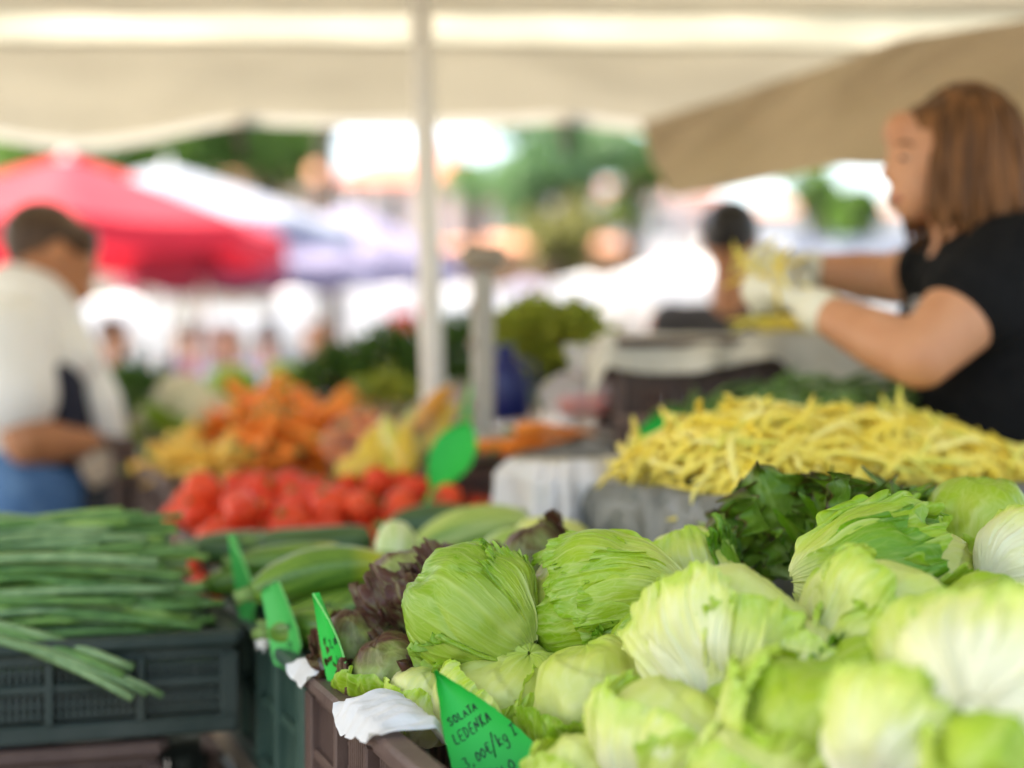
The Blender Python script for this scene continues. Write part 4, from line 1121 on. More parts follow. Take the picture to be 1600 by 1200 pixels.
# pale mat the bag stands on
# bags of yellow peppers on the tomatoes
M_PEPY = mat('yellow_pepper_skin', (.80, .52, .02), rough=.25, col2=(.86, .62, .06), scale=8, spec=.5)
M_PEPG = mat('yellow_green_pepper_skin', (.55, .55, .06), rough=.25, col2=(.68, .60, .08), scale=8, spec=.5)
M_PEPO = mat('orange_pepper_skin', (.66, .26, .02), rough=.25, col2=(.72, .36, .05), scale=8, spec=.5)
def pepper(label, c, Ln, R, d, m, seed, group):
    n_ = 28; s = np.linspace(0, 1, 16)
    rad = R * np.clip(np.sin(np.pi * (s * .86 + .10)), .05, 1) ** .55 * (1 - .35 * s)
    V, F, uv = tube_uv(np.stack([.12 * Ln * np.sin(s * 2.5), 0 * s, Ln * (s - .5)], 1), rad, n_)
    a = uv[:, 0] * 2 * np.pi; ctr = np.repeat(np.stack([.12 * Ln * np.sin(s * 2.5), 0 * s, Ln * (s - .5)], 1), n_, 0)
    V = ctr + (V - ctr) * (1 + .10 * np.cos(a * 3 + seed))[:, None]
    me = MB().add(V, F).mesh('pepper'); me.materials.append(m)
    st = MB().add(*tube([(0, 0, -Ln * .5), (.002, 0, -Ln * .5 - .015), (.008, 0, -Ln * .5 - .03)], [.007, .004, .0045], 8)).mesh('stalk'); st.materials.append(M_STALK)
    put_with(('stalk', st), me, 'pepper', c, rot_to(d, seed), label, 'pepper', group)
c1 = P(588, 742, 2.95)
bag('clear plastic bag of yellow peppers lying on the tomatoes', c1 - (0, 0, .01), .22, .15, .15, 8, M_FILM2, False, R_(10), (.03, .0))
for k, (px, py) in enumerate(((565, 716), (600, 734), (628, 720), (588, 704), (640, 704), (612, 692))):
    pepper('yellow pepper inside the clear bag on the tomatoes', P(px, py, 2.96 + .02 * (k % 2)), .11, .027, (.8 - .2 * k, .3, .5), (M_PEPY, M_PEPY, M_PEPG)[k % 3], k, 'yellow peppers in the left clear bag')
c2 = P(682, 735, 3.0)
bag('taller clear plastic bag of yellow green peppers, left of the leaning green sign', c2 - (0, 0, .01), .19, .15, .185, 9, M_FILM2, True, R_(-10), (.03, .02))
for k, (px, py) in enumerate(((640, 700), (668, 690), (690, 668), (650, 672), (680, 640), (700, 690))):
    pepper('yellow green pepper inside the taller clear bag', P(px, py, 3.0 + .02 * (k % 2)), .11, .024, (.35 + .1 * k, .2, .9), (M_PEPG, M_PEPO, M_PEPY)[k % 3], k, 'peppers in the taller clear bag')
# stack of crates under a cloth, where the seller sorts beans
q0 = P(938, 640, 3.02)
SX = .46
for k, z_ in enumerate((1.275 - .2, 1.275 - .402, 1.275 - .604)):
    crate(('brown crate just under the beige cloth, right of the endive', 'second brown crate from the top of the cloth covered stack', 'third brown crate from the top of the cloth covered stack')[k], (.165 + SX / 2 + .01 * k, 3.16, z_), SX - .04, .34, .2, M_BROWN, rot=R_(4))
crate('brown crate at the right of the cloth covered stack, below the seller hands', (.165 + SX + .11, 3.18, 1.275 - .2), .28, .34, .2, M_BROWN, rot=R_(4))
crate('brown crate low behind the bean heap, below the hanging cloth', (.165 + SX + .11, 3.18, 1.275 - .402), .28, .34, .2, M_BROWN, rot=R_(4))
M_CLOTH = mat('beige_cloth', (.60, .56, .46), rough=.9, col2=(.74, .70, .60), scale=14, bump=.5, bscale=30, trans=.1)
n, k2 = 90, 60; V = []
for i in range(n):
    s = i / (n - 1)                       # left to right
    for j in range(k2):
        t = j / (k2 - 1)                  # front hem to back
        x = .145 + s * .80; y = 2.975 + t * .40
        hang = .055 + .020 * math.sin(s * 9) + .20 * float(sstep(.42, .62, s))
        top = 1.283 + .008 * float(fbm(s * 6, t * 4, 0, 4, 3)) - .05 * float(sstep(.72, 1.0, s)) 
        if t < .30:
            q = 1 - t / .30
            y = 2.975 + .015 - .035 * q - .018 * q * math.sin(s * 34 + 2 * float(fbm(s * 4, 0, 0, 8, 2))) - .05 * q * float(sstep(.45, .75, s))
            z = top - hang * q
        else:
            y = 2.99 + (t - .30) / .70 * .37; z = top
        if s > .93: z -= (s - .93) / .07 * .20
        if s < .04: z -= (.04 - s) / .04 * .07
        V.append((x, y, z))
V = np.array(V); c = V.mean(0)
tag(MB().add(V - c, gridF(n, k2)).build('cloth', M_CLOTH, None, loc=c), 'beige cloth draped over the stack of brown crates under the seller hands', 'cloth')
table('low table under the cloth covered crate stack', (.56, 3.18), .95, .45, .668, R_(4), M_WOOD, M_WOOD)
for i in range(26):
    p = P(1232 + r.gauss(0, 22), 519 + r.uniform(-4, 3), 3.05); 
    put(r.choice(ym), 'yellow_bean', (p[0], 3.06 + r.uniform(-.03, .04), 1.294 + r.uniform(0, .012)), rot_to((r.gauss(0, 1), r.gauss(0, .6), r.gauss(0, .12)), i), 'yellow bean on the beige cloth below the seller hands', 'bean', 'yellow beans sorted on the beige cloth')
# ------------------------------------------------------------------ people
M_SKIN = mat('skin_light', (.55, .25, .125), rough=.5, col2=(.64, .32, .175), scale=14, sss=.15)
M_SKIN2 = mat('skin_tanned', (.40, .165, .070), rough=.5, col2=(.47, .205, .095), scale=14, sss=.15)
M_LIP = mat('lips', (.42, .12, .10), rough=.4)
M_EYE = mat('eye_white', (.45, .42, .38), rough=.2); M_IRIS = mat('iris', (.05, .035, .02), rough=.15)
M_BLACKT = mat('black_cotton', (.006, .006, .0065), rough=.9, spec=.15, col2=(.010, .010, .0105), scale=30, bump=.9, bscale=9)
M_WHITET = mat('white_linen', (.86, .845, .80), rough=.85, col2=(.90, .885, .85), scale=12, bump=.6, bscale=14, trans=.08)
M_NAVY = mat('navy_vest', (.012, .014, .030), rough=.8)
M_JEAN = mat('blue_denim', (.06, .15, .33), rough=.85, col2=(.13, .26, .46), scale=18, bump=.5, bscale=14)
M_GLOVE = mat('cream_latex', (.76, .72, .54), rough=.5, col2=(.82, .79, .64), scale=18)
M_SHOE = mat('dark_shoe_leather', (.03, .025, .02), rough=.5)
M_HAIRD = streak_mat('dark_brown_hair', (.030, .015, .007), (.10, .050, .022), 55, (1, 1, .25), rough=.45)
M_HAIRB = streak_mat('black_hair', (.008, .007, .007), (.022, .018, .016), 55, (1, 1, .25))
M_HAIRR = streak_mat('auburn_hair', (.020, .009, .004), (.27, .115, .040), 62, (1, 1, .05), rough=.5, spec=.2)
M_CROWN = streak_mat('dark_auburn_roots', (.030, .016, .010), (.085, .042, .020), 70, (1, 1, .08), rough=.4)

def finger(p, dirs, lens, r):
    out = []; q = np.asarray(p, float)
    for k, (d, l) in enumerate(zip(dirs, lens)):
        d = np.asarray(d, float); d /= np.linalg.norm(d); e = q + d * l
        out.append(cap(q, e, r * (1 - .08 * k), r * (1 - .08 * (k + 1)), 10)); q = e
    return out
def hand(wrist, fwd, palm, curl=.9, s=1.0, thumb=1, splay=.10):
    """fwd: wrist to knuckles; palm: the way the palm faces; thumb = +1/-1 picks the side"""
    f = np.asarray(fwd, float); f /= np.linalg.norm(f); pn = np.asarray(palm, float); pn -= f * pn.dot(f); pn /= np.linalg.norm(pn)
    sd = np.cross(f, pn) * thumb
    w = np.asarray(wrist, float); pr = []
    for o, l in ((-.026, .078), (-.008, .083), (.010, .080), (.026, .074)):
        pr.append(cap(w + sd * o * .55 * s, w + (f * l + sd * o) * s, .016 * s, .013 * s, 12))
    for o, l, ln in ((-.030, .078, .9), (-.010, .083, 1.05), (.011, .081, 1.0), (.030, .074, .78)):
        # first listed finger sits away from the thumb (little), the last next to it is kept longer
        ds = []
        for k in range(3):
            a = curl * (.35 + .55 * k)
            ds.append(f * math.cos(a) + pn * math.sin(a) + sd * splay * o / .03)
        pr += finger(w + (f * l + sd * o) * s, ds, [.038 * ln * s, .026 * ln * s, .021 * ln * s], .0088 * s)
    tb = w + (f * .028 + sd * .026 + pn * .006) * s
    pr += finger(tb, [f * .55 + sd * .75 + pn * .25, f * .8 + sd * .25 + pn * .55, f * .7 - sd * .1 + pn * .7], [.038 * s, .030 * s, .024 * s], .0105 * s)
    return pr

# --- the seller on the right, facing left, sorting beans
W = 2.66
groot = np.array([.86, W, 0.0])
seller = thing('person', 'person with auburn bob in black t-shirt and cream gloves, holding up yellow beans', 'person', groot)
hc = P(1484, 250, W)
tilt = np.array(Euler((0, R_(6), 0)).to_matrix())
body = [ball(hc + (0, 0, .012), (.096, .075, .094), tilt), ball(P(1440, 245, W), (.058, .058, .085), tilt), ball(P(1436, 292, W), (.050, .050, .058)), ball(P(1425, 322, W), (.030, .033, .028)),
        cap(P(1405, 235, W), P(1388, 268, W), .010, .0125), ball(P(1383, 272, W), (.0125, .013, .010)), ball(P(1398, 305, W), (.014, .022, .008)), ball(P(1401, 316, W), (.014, .020, .008)), ball(P(1408, 205, W), (.030, .05, .034)), ball(P(1402, 222, W), (.012, .045, .008)),
        cap(P(1500, 320, W), P(1535, 430, W), .056, .064), ball(P(1487, 268, W - .075), (.016, .010, .030)), 
        cap(P(1545, 430, W), P(1590, 560, W), .11, .13)]
sh = P(1538, 452, W - .135); el = P(1438, 560, W - .20); wr = P(1272, 482, W - .02)
body += [cap(sh, sh * .5 + el * .5, .072, .063, 20), cap(sh * .5 + el * .5, el, .063, .049, 20), cap(el, el * .65 + wr * .35, .049, .050, 20), cap(el * .65 + wr * .35, wr, .050, .031, 20)]
sh2 = P(1480, 420, W + .16); el2 = P(1395, 436, W + .26); wr2 = P(1258, 422, W + .30)
body += [cap(sh2, el2, .062, .050, 20), cap(el2, el2 * .6 + wr2 * .4, .049, .045, 20), cap(el2 * .6 + wr2 * .4, wr2, .044, .031, 20)]
h1 = hand(wr, P(1195, 455, W + .06) - wr, (.15, .25, .95), 1.55, 1.2, 1)
h1.append(ball(wr + (P(1195, 455, W + .06) - wr) * .9 + (0, 0, .005), (.050, .040, .042)))
h2 = hand(wr2, P(1190, 415, W + .22) - wr2, (0, -.6, -.8), 1.45, 1.15, -1)
h2.append(ball(wr2 + (P(1190, 415, W + .22) - wr2) * .8, (.045, .036, .036)))
body += h1[:4] + h2[:4]
# hips and legs
hipz = .93
body += [cap((groot[0] + .01, W, 1.10), (groot[0] + .03, W, hipz), .13, .13)]
for s_ in (-1, 1):
    body += [cap((groot[0] + .05, W + s_ * .09, hipz), (groot[0] + .03, W + s_ * .10, .50), .088, .062), cap((groot[0] + .03, W + s_ * .10, .50), (groot[0] + .06, W + s_ * .10, .08), .060, .042), cap((groot[0] + .06, W + s_ * .10, .05), (groot[0] - .08, W + s_ * .11, .04), .04, .034)]
blob_part('body', body, M_SKIN, seller, .0075, 5, groot)
# eye and brow on the near side of the face
e_ = MB().add(*ball(P(1413, 247, W - .046) - groot, (.006, .008, .0035)))
e_.build('eye', M_EYE, seller)
MB().add(*ball(P(1409, 247, W - .050) - groot, (.0045, .0055, .004))).build('iris', M_IRIS, seller)
MB().add(*tube([P(1402, 226, W - .045) - groot, P(1414, 222, W - .057) - groot, P(1428, 227, W - .062) - groot], [.002, .003, .0015], 8)).build('eyebrow', M_HAIRR, seller)
MB().add(*ball(P(1400, 311, W - .006) - groot, (.0105, .020, .0085))).build('mouth', M_LIP, seller)
# t-shirt
shirt = [cap(P(1575, 455, W), P(1590, 620, W), .150, .165, 24), ball(P(1515, 520, W - .05), (.095, .085, .10)), ball(P(1515, 520, W + .06), (.095, .085, .10)), cap(P(1580, 620, W), (groot[0] + .06, W, .95), .165, .168, 24), cap(P(1560, 378, W), P(1555, 420, W), .070, .11),
         cap(P(1580, 415, W - .10), sh * .86 + el * .14, .088, .085, 20), cap(P(1560, 405, W + .10), sh2 * .8 + el2 * .2, .085, .074, 20), cap(P(1470, 400, W + .03), P(1455, 500, W + .05), .035, .06), ball(P(1600, 400, W), (.12, .15, .09))]
blob_part('t_shirt', shirt, M_BLACKT, seller, .0085, 5, groot)
M_PRINT = mat('white_shirt_print', (.55, .52, .50), rough=.8)
mb = MB(); r2 = random.Random(5)
for k in range(16):
    mb.add(*ball(P(1436 + r2.uniform(-6, 6), 470 + k * 4.5, W - .03 + r2.uniform(-.05, .05)) - groot + (-.004, 0, 0), (.012, .010, .006), None, 8, 6))
mb.build('shirt_print', M_PRINT, seller)
# trousers
tr = [cap((groot[0] + .04, W, 1.03), (groot[0] + .05, W, hipz), .160, .165)]
for s_ in (-1, 1):
    tr += [cap((groot[0] + .05, W + s_ * .09, hipz), (groot[0] + .03, W + s_ * .10, .50), .100, .075), cap((groot[0] + .03, W + s_ * .10, .50), (groot[0] + .06, W + s_ * .10, .12), .074, .060)]
blob_part('trousers', tr, M_NAVY, seller, .012, 4, groot)
blob_part('glove', h1 + [cap(wr, wr * .9 + el * .1, .037, .040)], M_GLOVE, seller, .0042, 3, groot)
blob_part('glove', h2 + [cap(wr2, wr2 * .9 + el2 * .1, .036, .038)], M_GLOVE, seller, .0042, 3, groot)
# hair: crown cap plus long locks to the shoulder
rh = random.Random(12)
cr = MB(); lk = MB()
top = hc + np.array([.012, 0, .115])
blob_part('hair_crown', [ball(hc + (.020, 0, .018), (.102, .086, .098), tilt), ball(hc + (-.022, 0, .048), (.066, .066, .052), tilt)], M_HAIRR, seller, .007, 4, groot)
for k in range(150):
    az = rh.uniform(-math.pi * .70, math.pi * .70)          # 0 = back of the head (+x), signed to the sides
    lay = rh.uniform(.90, 1.04)
    bx_, by_ = math.cos(az), math.sin(az)
    ln = .150 + .045 * max(0, bx_) + rh.uniform(-.02, .02)
    fr = max(0, -bx_)                                       # locks close to the face
    pts = []
    for t in np.linspace(0, 1, 14):
        if t < .38:
            q = t / .38 * math.pi / 2
            rr = math.sin(q * .98 + .04); z = math.cos(q) * .104
            p = np.array([.016 + bx_ * .106 * rr * lay, by_ * .093 * rr * lay, .022 + z * lay])
        else:
            q = (t - .38) / .62
            flr = 1 + .14 * q - .22 * q ** 3
            p = np.array([.016 + bx_ * .106 * lay * flr + .030 * q * max(0, bx_) - .012 * q * fr, by_ * .093 * lay * (1 + .10 * q - .15 * q ** 3), .022 - ln * q])
            p[0] += .006 * math.sin(q * 5 + k)
        pts.append(hc + p - groot)
    w_ = rh.uniform(.006, .0115)
    lk.add(*tube(np.array(pts), w_ * np.array([.5, .8, 1, 1, 1, 1, 1, 1, 1, 1, 1, .9, .7, .25]), 7, flat=.6))
lk.build('hair', M_HAIRR, seller)
# the beans in her gloves
gc = P(1165, 412, W + .02)
for k in range(18):
    p = gc + np.array([rh.gauss(0, .014), rh.gauss(0, .02), rh.gauss(0, .014)]) + np.array([.03 * (k % 3), 0, -.012 * (k % 3)])
    put(rh.choice(ym), 'yellow_bean', p, rot_to((rh.gauss(-.5, .5), rh.gauss(0, .5), rh.gauss(.35, .6)), k), 'yellow bean held up in the seller gloved hands', 'bean', 'yellow beans in the gloved hands', rh.uniform(.5, .72))

# --- the customer on the left, seen from the side, head bent to the purse
D = 3.82
croot = np.array([-1.17, D, 0.0])
cust = thing('person', 'person with short dark hair in white shirt and jeans, looking down at a purse', 'person', croot)
hc2 = P(82, 392, D)
t2_ = np.array(Euler((0, R_(28), R_(20))).to_matrix())
body = [ball(hc2 + (-.005, 0, .01), (.100, .080, .098), t2_), ball(P(112, 420, D), (.056, .058, .075), t2_), ball(P(125, 452, D), (.036, .042, .034)), cap(P(137, 412, D), P(144, 428, D), .010, .013), ball(P(97, 402, D - .080), (.020, .010, .030), t2_),
        ball(P(134, 444, D), (.012, .02, .008)), cap(P(78, 430, D), P(40, 500, D), .060, .075), cap(P(30, 500, D), P(40, 690, D), .13, .15)]
csh = P(14, 560, D - .15); cel = P(42, 690, D - .20); cwr = P(140, 694, D - .10)
body += [cap(csh, cel, .066, .056, 20), cap(cel, cel * .6 + cwr * .4, .055, .050, 20), cap(cel * .6 + cwr * .4, cwr, .048, .034, 20)]
csh2 = P(60, 560, D + .17); cel2 = P(95, 680, D + .20); cwr2 = P(160, 700, D + .04)
body += [cap(csh2, cel2, .06, .05), cap(cel2, cwr2, .048, .032)]
body += hand(cwr, P(180, 690, D - .03) - cwr, (.2, .5, -.3), .95, 1.1, -1) + hand(cwr2, P(180, 712, D + .0) - cwr2, (0, -.6, .6), .8, 1.05, 1)
px_ = croot[0]
body += [cap((px_ + .0, D, 1.02), (px_, D, .92), .16, .16)]
for s_ in (-1, 1):
    body += [cap((px_, D + s_ * .09, .92), (px_ + .02, D + s_ * .09, .48), .09, .06), cap((px_ + .02, D + s_ * .09, .48), (px_ - .02, D + s_ * .09, .08), .058, .04)]
blob_part('body', body, M_SKIN2, cust, .008, 5, croot)
blob_part('hair', [ball(hc2 + (-.022, 0, .028), (.100, .088, .094), t2_), ball(P(130, 380, D), (.038, .060, .046), t2_), ball(P(138, 402, D + .035), (.022, .036, .045), t2_), ball(P(48, 405, D), (.045, .068, .050)), ball(P(112, 372, D), (.06, .07, .045), t2_)], M_HAIRD, cust, .008, 4, croot)
sp_ = [cap(P(42, 492, D), P(15, 560, D), .135, .18, 24), cap(P(15, 560, D), P(30, 650, D), .19, .185, 24), cap(P(55, 455, D), P(40, 490, D), .078, .12), cap(csh + (0, 0, .05), csh * .55 + cel * .45 + (.0, -.01, 0), .095, .098, 20), cap(P(95, 505, D), P(160, 630, D - .02), .055, .050), cap(P(160, 630, D - .02), P(186, 720, D), .050, .034), cap(csh2, csh2 * .5 + cel2 * .5, .085, .085), cap(P(75, 490, D), P(120, 560, D - .05), .07, .06)]
blob_part('shirt', sp_, M_WHITET, cust, .009, 4, croot)
blob_part('vest', [cap(P(96, 600, D - .10), P(104, 690, D - .08), .050, .068), cap(P(60, 600, D), P(55, 705, D), .15, .165, 24)], M_NAVY, cust, .01, 4, croot)
je = [cap(P(42, 725, D), (px_, D, .90), .172, .175, 24)]
for s_ in (-1, 1):
    je += [cap((px_, D + s_ * .09, .92), (px_ + .02, D + s_ * .09, .48), .105, .075), cap((px_ + .02, D + s_ * .09, .48), (px_ - .02, D + s_ * .09, .09), .074, .06)]
blob_part('jeans', je, M_JEAN, cust, .011, 4, croot)
for s_ in (-1, 1):
    blob_part('shoe', [cap((px_ - .03, D + s_ * .09, .045), (px_ + .15, D + s_ * .09, .038), .045, .038)], M_SHOE, cust, .008, 2, croot)
# bag and purse
M_BAG = mat('black_bag_fabric', (.012, .011, .011), rough=.7, col2=(.022, .020, .020), bump=.4, bscale=30)
bp_ = P(172, 880, D - .04)
bg_ = thing('handbag', 'black handbag hanging in front of the customer, below the purse', 'handbag', bp_)
blob_part('bag_body', [box((0, 0, .13), (.125, .10, .24), .02)], M_BAG, bg_, .008, 4)
MB().add(*tube([(-.04, 0, .24), (-.03, 0, .28), (-.01, 0, .31), (.012, 0, .30), (.03, 0, .27), (.04, 0, .24)], .007, 8)).build('strap', M_BAG, bg_)
M_PURSE = mat('beige_leather', (.52, .40, .29), rough=.5, var=.1)
pp = P(158, 732, D - .13)
pr_ = thing('purse', 'beige purse held open in the hands of the customer', 'purse', pp)
Mp = np.array(Euler((R_(20), R_(-28), R_(10))).to_matrix())
MB().add(*box((0, 0, 0), (.082, .022, .070), .008, Mp)).build('purse_body', M_PURSE, pr_, sharp=40, fix=True)
MB().add(*tube(np.array([(-.041, 0, .037), (0, 0, .041), (.041, 0, .037)]) @ Mp.T, .004, 8)).build('clasp', M_STEEL, pr_)

# --- people farther back in the market
def bystander(label, x, y, h, face, skin, hairm, shirtm, pantm, seed=1, hair_len=0.0, arms=.2):
    k = h / 1.75; root = thing('person', label, 'person', (x, y, 0), R_(face))
    q = lambda a, b, c: np.array([a, b, c]) * k
    C_ = lambda p, p2, a, b: cap(q(*p), q(*p2), a * k, b * k, 14)
    B_ = lambda p, rr: ball(q(*p), np.array(rr) * k)
    bd = [B_((.0, 0, 1.645), (.095, .075, .105)), B_((.035, 0, 1.60), (.06, .058, .075)), B_((.098, 0, 1.625), (.016, .012, .014)), B_((0, .078, 1.63), (.018, .01, .03)), B_((0, -.078, 1.63), (.018, .01, .03)), C_((-.01, 0, 1.57), (-.02, 0, 1.45), .052, .06), C_((-.01, 0, 1.36), (0, 0, 1.02), .10, .12)]
    sp2 = [C_((-.01, -.12, 1.38), (-.01, .12, 1.38), .085, .085), C_((0, 0, 1.32), (0, 0, .98), .135, .145), C_((0, -.07, 1.28), (0, .07, 1.28), .11, .11)]
    pn = [C_((0, 0, .99), (0, 0, .92), .145, .15)]
    for s_ in (-1, 1):
        el_ = (.03 + arms * .1, s_ * .24, 1.12); wr_ = (.10 + arms, s_ * .20, .98 + arms * .35)
        bd += [C_((-.01, s_ * .19, 1.40), el_, .055, .042), C_(el_, wr_, .040, .028)]
        bd += hand(q(*wr_), np.array(wr_) - np.array(el_), (0, -s_, -.2), .5, k, s_)
        sp2 += [C_((-.01, s_ * .17, 1.40), (np.array((-.01, s_ * .19, 1.40)) * .45 + np.array(el_) * .55), .07, .06)]
        pn += [C_((0, s_ * .085, .92), (.01, s_ * .095, .49), .095, .068), C_((.01, s_ * .095, .49), (-.02, s_ * .1, .09), .066, .055)]
        bd += [C_((0, 0, 1.02), (0, s_ * .085, .90), .10, .08), C_((0, s_ * .085, .92), (.01, s_ * .095, .49), .075, .055), C_((.01, s_ * .095, .49), (-.02, s_ * .1, .10), .055, .042)]
        bd += [C_((-.02, s_ * .1, .12), (-.02, s_ * .1, .07), .04, .04), C_((-.03, s_ * .1, .045), (.14, s_ * .11, .035), .042, .034)]
    blob_part('body', bd, skin, root, .013, 3); blob_part('shirt', sp2, shirtm, root, .016, 3); blob_part('trousers', pn, pantm, root, .018, 3)
    hr = [B_((-.018, 0, 1.672), (.100, .086, .092)), B_((.03, 0, 1.715), (.066, .066, .042))]
    if hair_len: hr += [C_((-.06, 0, 1.62), (-.07, 0, 1.62 - hair_len), .075, .06)]
    blob_part('hair', hr, hairm, root, .013, 3)
    return root
M_GREYT = mat('charcoal_shirt', (.045, .042, .045), rough=.85); M_SKY_T = mat('pale_blue_shirt', (.30, .52, .66), rough=.85); M_WT = mat('plain_white_shirt', (.72, .72, .74), rough=.85)
M_PINKT = mat('pink_shirt', (.70, .42, .45), rough=.85); M_REDT = mat('dark_red_shirt', (.30, .03, .05), rough=.85); M_MAUVET = mat('mauve_shirt', (.30, .24, .34), rough=.85); M_BROWNT = mat('brown_shirt', (.22, .10, .075), rough=.85)
c = P(1142, 430, 4.35)
bystander('person with black hair and charcoal shirt behind the cloth covered stack', c[0], 4.35, 1.68, 75, M_SKIN2, M_HAIRB, M_GREYT, M_NAVY, arms=.1)
for k, (lb, px, d, h, fc, sk_, hr, st, pt, hl) in enumerate((
    ('person in pale blue shirt standing far behind the carrots', 357, 9.5, 1.52, 250, M_SKIN, M_HAIRD, M_SKY_T, M_JEAN, .1),
    ('person in white shirt far behind the carrots, right of the pale blue shirt', 418, 9.9, 1.55, 100, M_SKIN, M_HAIRB, M_WT, M_NAVY, 0),
    ('person in pink shirt far behind the dark green herbs', 497, 9.2, 1.52, 200, M_SKIN, M_HAIRR, M_PINKT, M_WT, .15),
    ('person in dark red shirt far away, left of the pale blue shirt', 318, 11.5, 1.58, 30, M_SKIN2, M_HAIRD, M_REDT, M_JEAN, 0),
    ('person in mauve shirt far away in front of a white market tent', 288, 12.2, 1.60, 300, M_SKIN, M_HAIRB, M_MAUVET, M_NAVY, .1),
    ('person in brown shirt far away, just right of the customer', 178, 8.6, 1.52, 20, M_SKIN2, M_HAIRD, M_BROWNT, M_JEAN, 0))):
    c = P(px, 589, d)
    bystander(lb, c[0], d, h, fc, sk_, hr, st, pt, k, hl)
def cfan(M_, c):  # azimuth (local) that points at the camera
    return 0
def cam_phi(base, spin, c):
    M = head_rot(base, spin); v = np.array([0, 0, CAMZ]) - np.asarray(c); l = M.T @ v
    return math.atan2(l[1], l[0])

FR = dict(frill=.05, flare=.05, jag=.06)
def placed(label, px, py, d, R, base, spin, seed, mleaf, leaves, mcore=None, **kw):
    c = P(px, py, d); ph = cam_phi(base, spin, c)
    lv = []
    for lf in leaves:
        q = dict(lf); q['phi0'] = ph + q.pop('dphi', 0.0); lv.append(q)
    return lettuce(label, c, R, base, spin, seed, mleaf, lv, mcore, **kw)

# the two heads in focus
placed('round green iceberg lettuce with smooth fan veined leaf, upper left of the front price sign', 738, 958, 1.68, .067, (.80, -.36, -.46), 0, 11, M_GREEN, [
    dict(dphi=2.2, A=1.1, th1=2.3, frill=.05, flare=.04),
    dict(dphi=1.25, A=.9, th1=2.2, frill=.03, flare=.03, jag=.06, kf=18, edge0=.88, nu=160, nv=110, mat=M_LIME),
    dict(dphi=-1.9, A=1.0, th1=2.0, frill=.06, flare=.08, jag=.09, kf=16, mat=M_LIME),
    dict(dphi=.05, A=1.3, th1=2.75, frill=.012, flare=.02, jag=.03, lump=.075, nu=240, nv=170, tipw=.05, ribmask=.45, ribs=.55, edge0=.92, wr=.003),
    dict(dphi=-1.25, A=.72, th1=1.85, frill=.05, flare=.09, jag=.07, kf=16, nu=170, nv=120, off=.105, edge0=.86),
    dict(dphi=1.15, A=.55, th1=1.7, frill=.035, flare=.05, jag=.06, kf=14, nu=140, nv=100, off=.09, edge0=.88, mat=M_LIME)], mcore=M_PALE, sq=(1, 1, 1.02))
placed('large veined green iceberg lettuce with frilly edges, on top of the heap', 945, 945, 1.69, .078, (.90, -.34, .20), 0, 12, M_LIME, [
    dict(dphi=2.4, A=1.2, th1=2.4, frill=.05, flare=.04),
    dict(dphi=1.5, A=1.0, th1=2.3, frill=.03, flare=.04, jag=.05, kf=13, wr=.003, nu=180, nv=130, edge0=.88, ribmask=.4),
    dict(dphi=-.75, A=1.15, th1=2.5, frill=.012, flare=.02, jag=.035, nu=220, nv=160, edge0=.94, ribmask=.45, ribs=.5, lump=.08, kf=12, wr=.002),
    dict(dphi=.75, A=1.05, th1=2.05, frill=.022, flare=.05, jag=.055, kf=13, wr=.002, lump=.08, ribs=.5, nu=220, nv=160, off=.085, edge0=.90, ribmask=.5),
    dict(dphi=-.2, A=.95, th1=1.62, frill=.024, flare=.05, jag=.06, kf=13, wr=.002, lump=.09, ribs=.5, nu=220, nv=160, off=.115, edge0=.89, ribmask=.5)], mcore=M_PALE, sq=(.98, .98, 1.10))
placed('pale lettuce with crisp frilled edge, tucked behind right side of large veined head', 1078, 898, 1.80, .060, (.2, -.5, -.8), 20, 13, M_PALE, [
    dict(dphi=1.2, A=.8, th1=2.2, frill=.08, flare=.16, jag=.10, kf=14, mat=M_FRILL),
    dict(dphi=.1, A=1.0, th1=2.1, frill=.03, flare=.03),
    dict(dphi=-1.4, A=.9, th1=2.3, frill=.05, flare=.06, mat=M_LIME)])
# pale heads below and in front: loose, overlapping leaves
def auto(seed, mats, n=5, lo=1.5, hi=2.5, frill=.030, flare=.055, ribs=.8, lump=.085):
    r = random.Random(seed * 3 + 1); out = []
    for k in range(n):
        q = k / (n - 1)
        out.append(dict(dphi=(-1) ** k * (2.3 * (1 - q) ** .8 + .25) + r.uniform(-.3, .3), A=r.uniform(.70, 1.0), th1=hi + (lo - hi) * q + r.uniform(-.12, .12), frill=frill * r.uniform(.6, 1.4), flare=flare * r.uniform(.4, 1.5),
                        jag=.04, kf=r.uniform(5, 9), edge0=r.uniform(.70, .84), lump=lump, ribs=ribs * r.uniform(.6, 1.3), ribmask=.55, off=.025 + .032 * k, nu=120, nv=84, mat=r.choice(mats)))
    return out
PW = (M_PALE, M_PALE, M_WHITE); PL = (M_PALE, M_PALE, M_LIME); WW = (M_WHITE, M_PALE, M_WHITE); FRL = (M_FRILL, M_LIME, M_FRILL)
placed('pale yellow iceberg lettuce with swirled heart, right behind the front price sign', 795, 1095, 1.64, .070, (-.35, .25, -.9), 0, 14, M_PALE, [
    dict(dphi=.9, A=1.1, th1=2.3, frill=.015, flare=.0, lump=.07, nu=180, nv=120, jag=.03, wr=.005),
    dict(dphi=1.6, A=.8, th1=2.75, frill=.02, flare=.03, lump=.08, nu=140, nv=100, jag=.03, wr=.005, off=.05),
    dict(dphi=-.75, A=1.0, th1=2.05, frill=.02, flare=.03, lump=.07, nu=180, nv=120, jag=.03, mat=M_WHITE, wr=.005)], sq=(1.05, 1.05, .9))
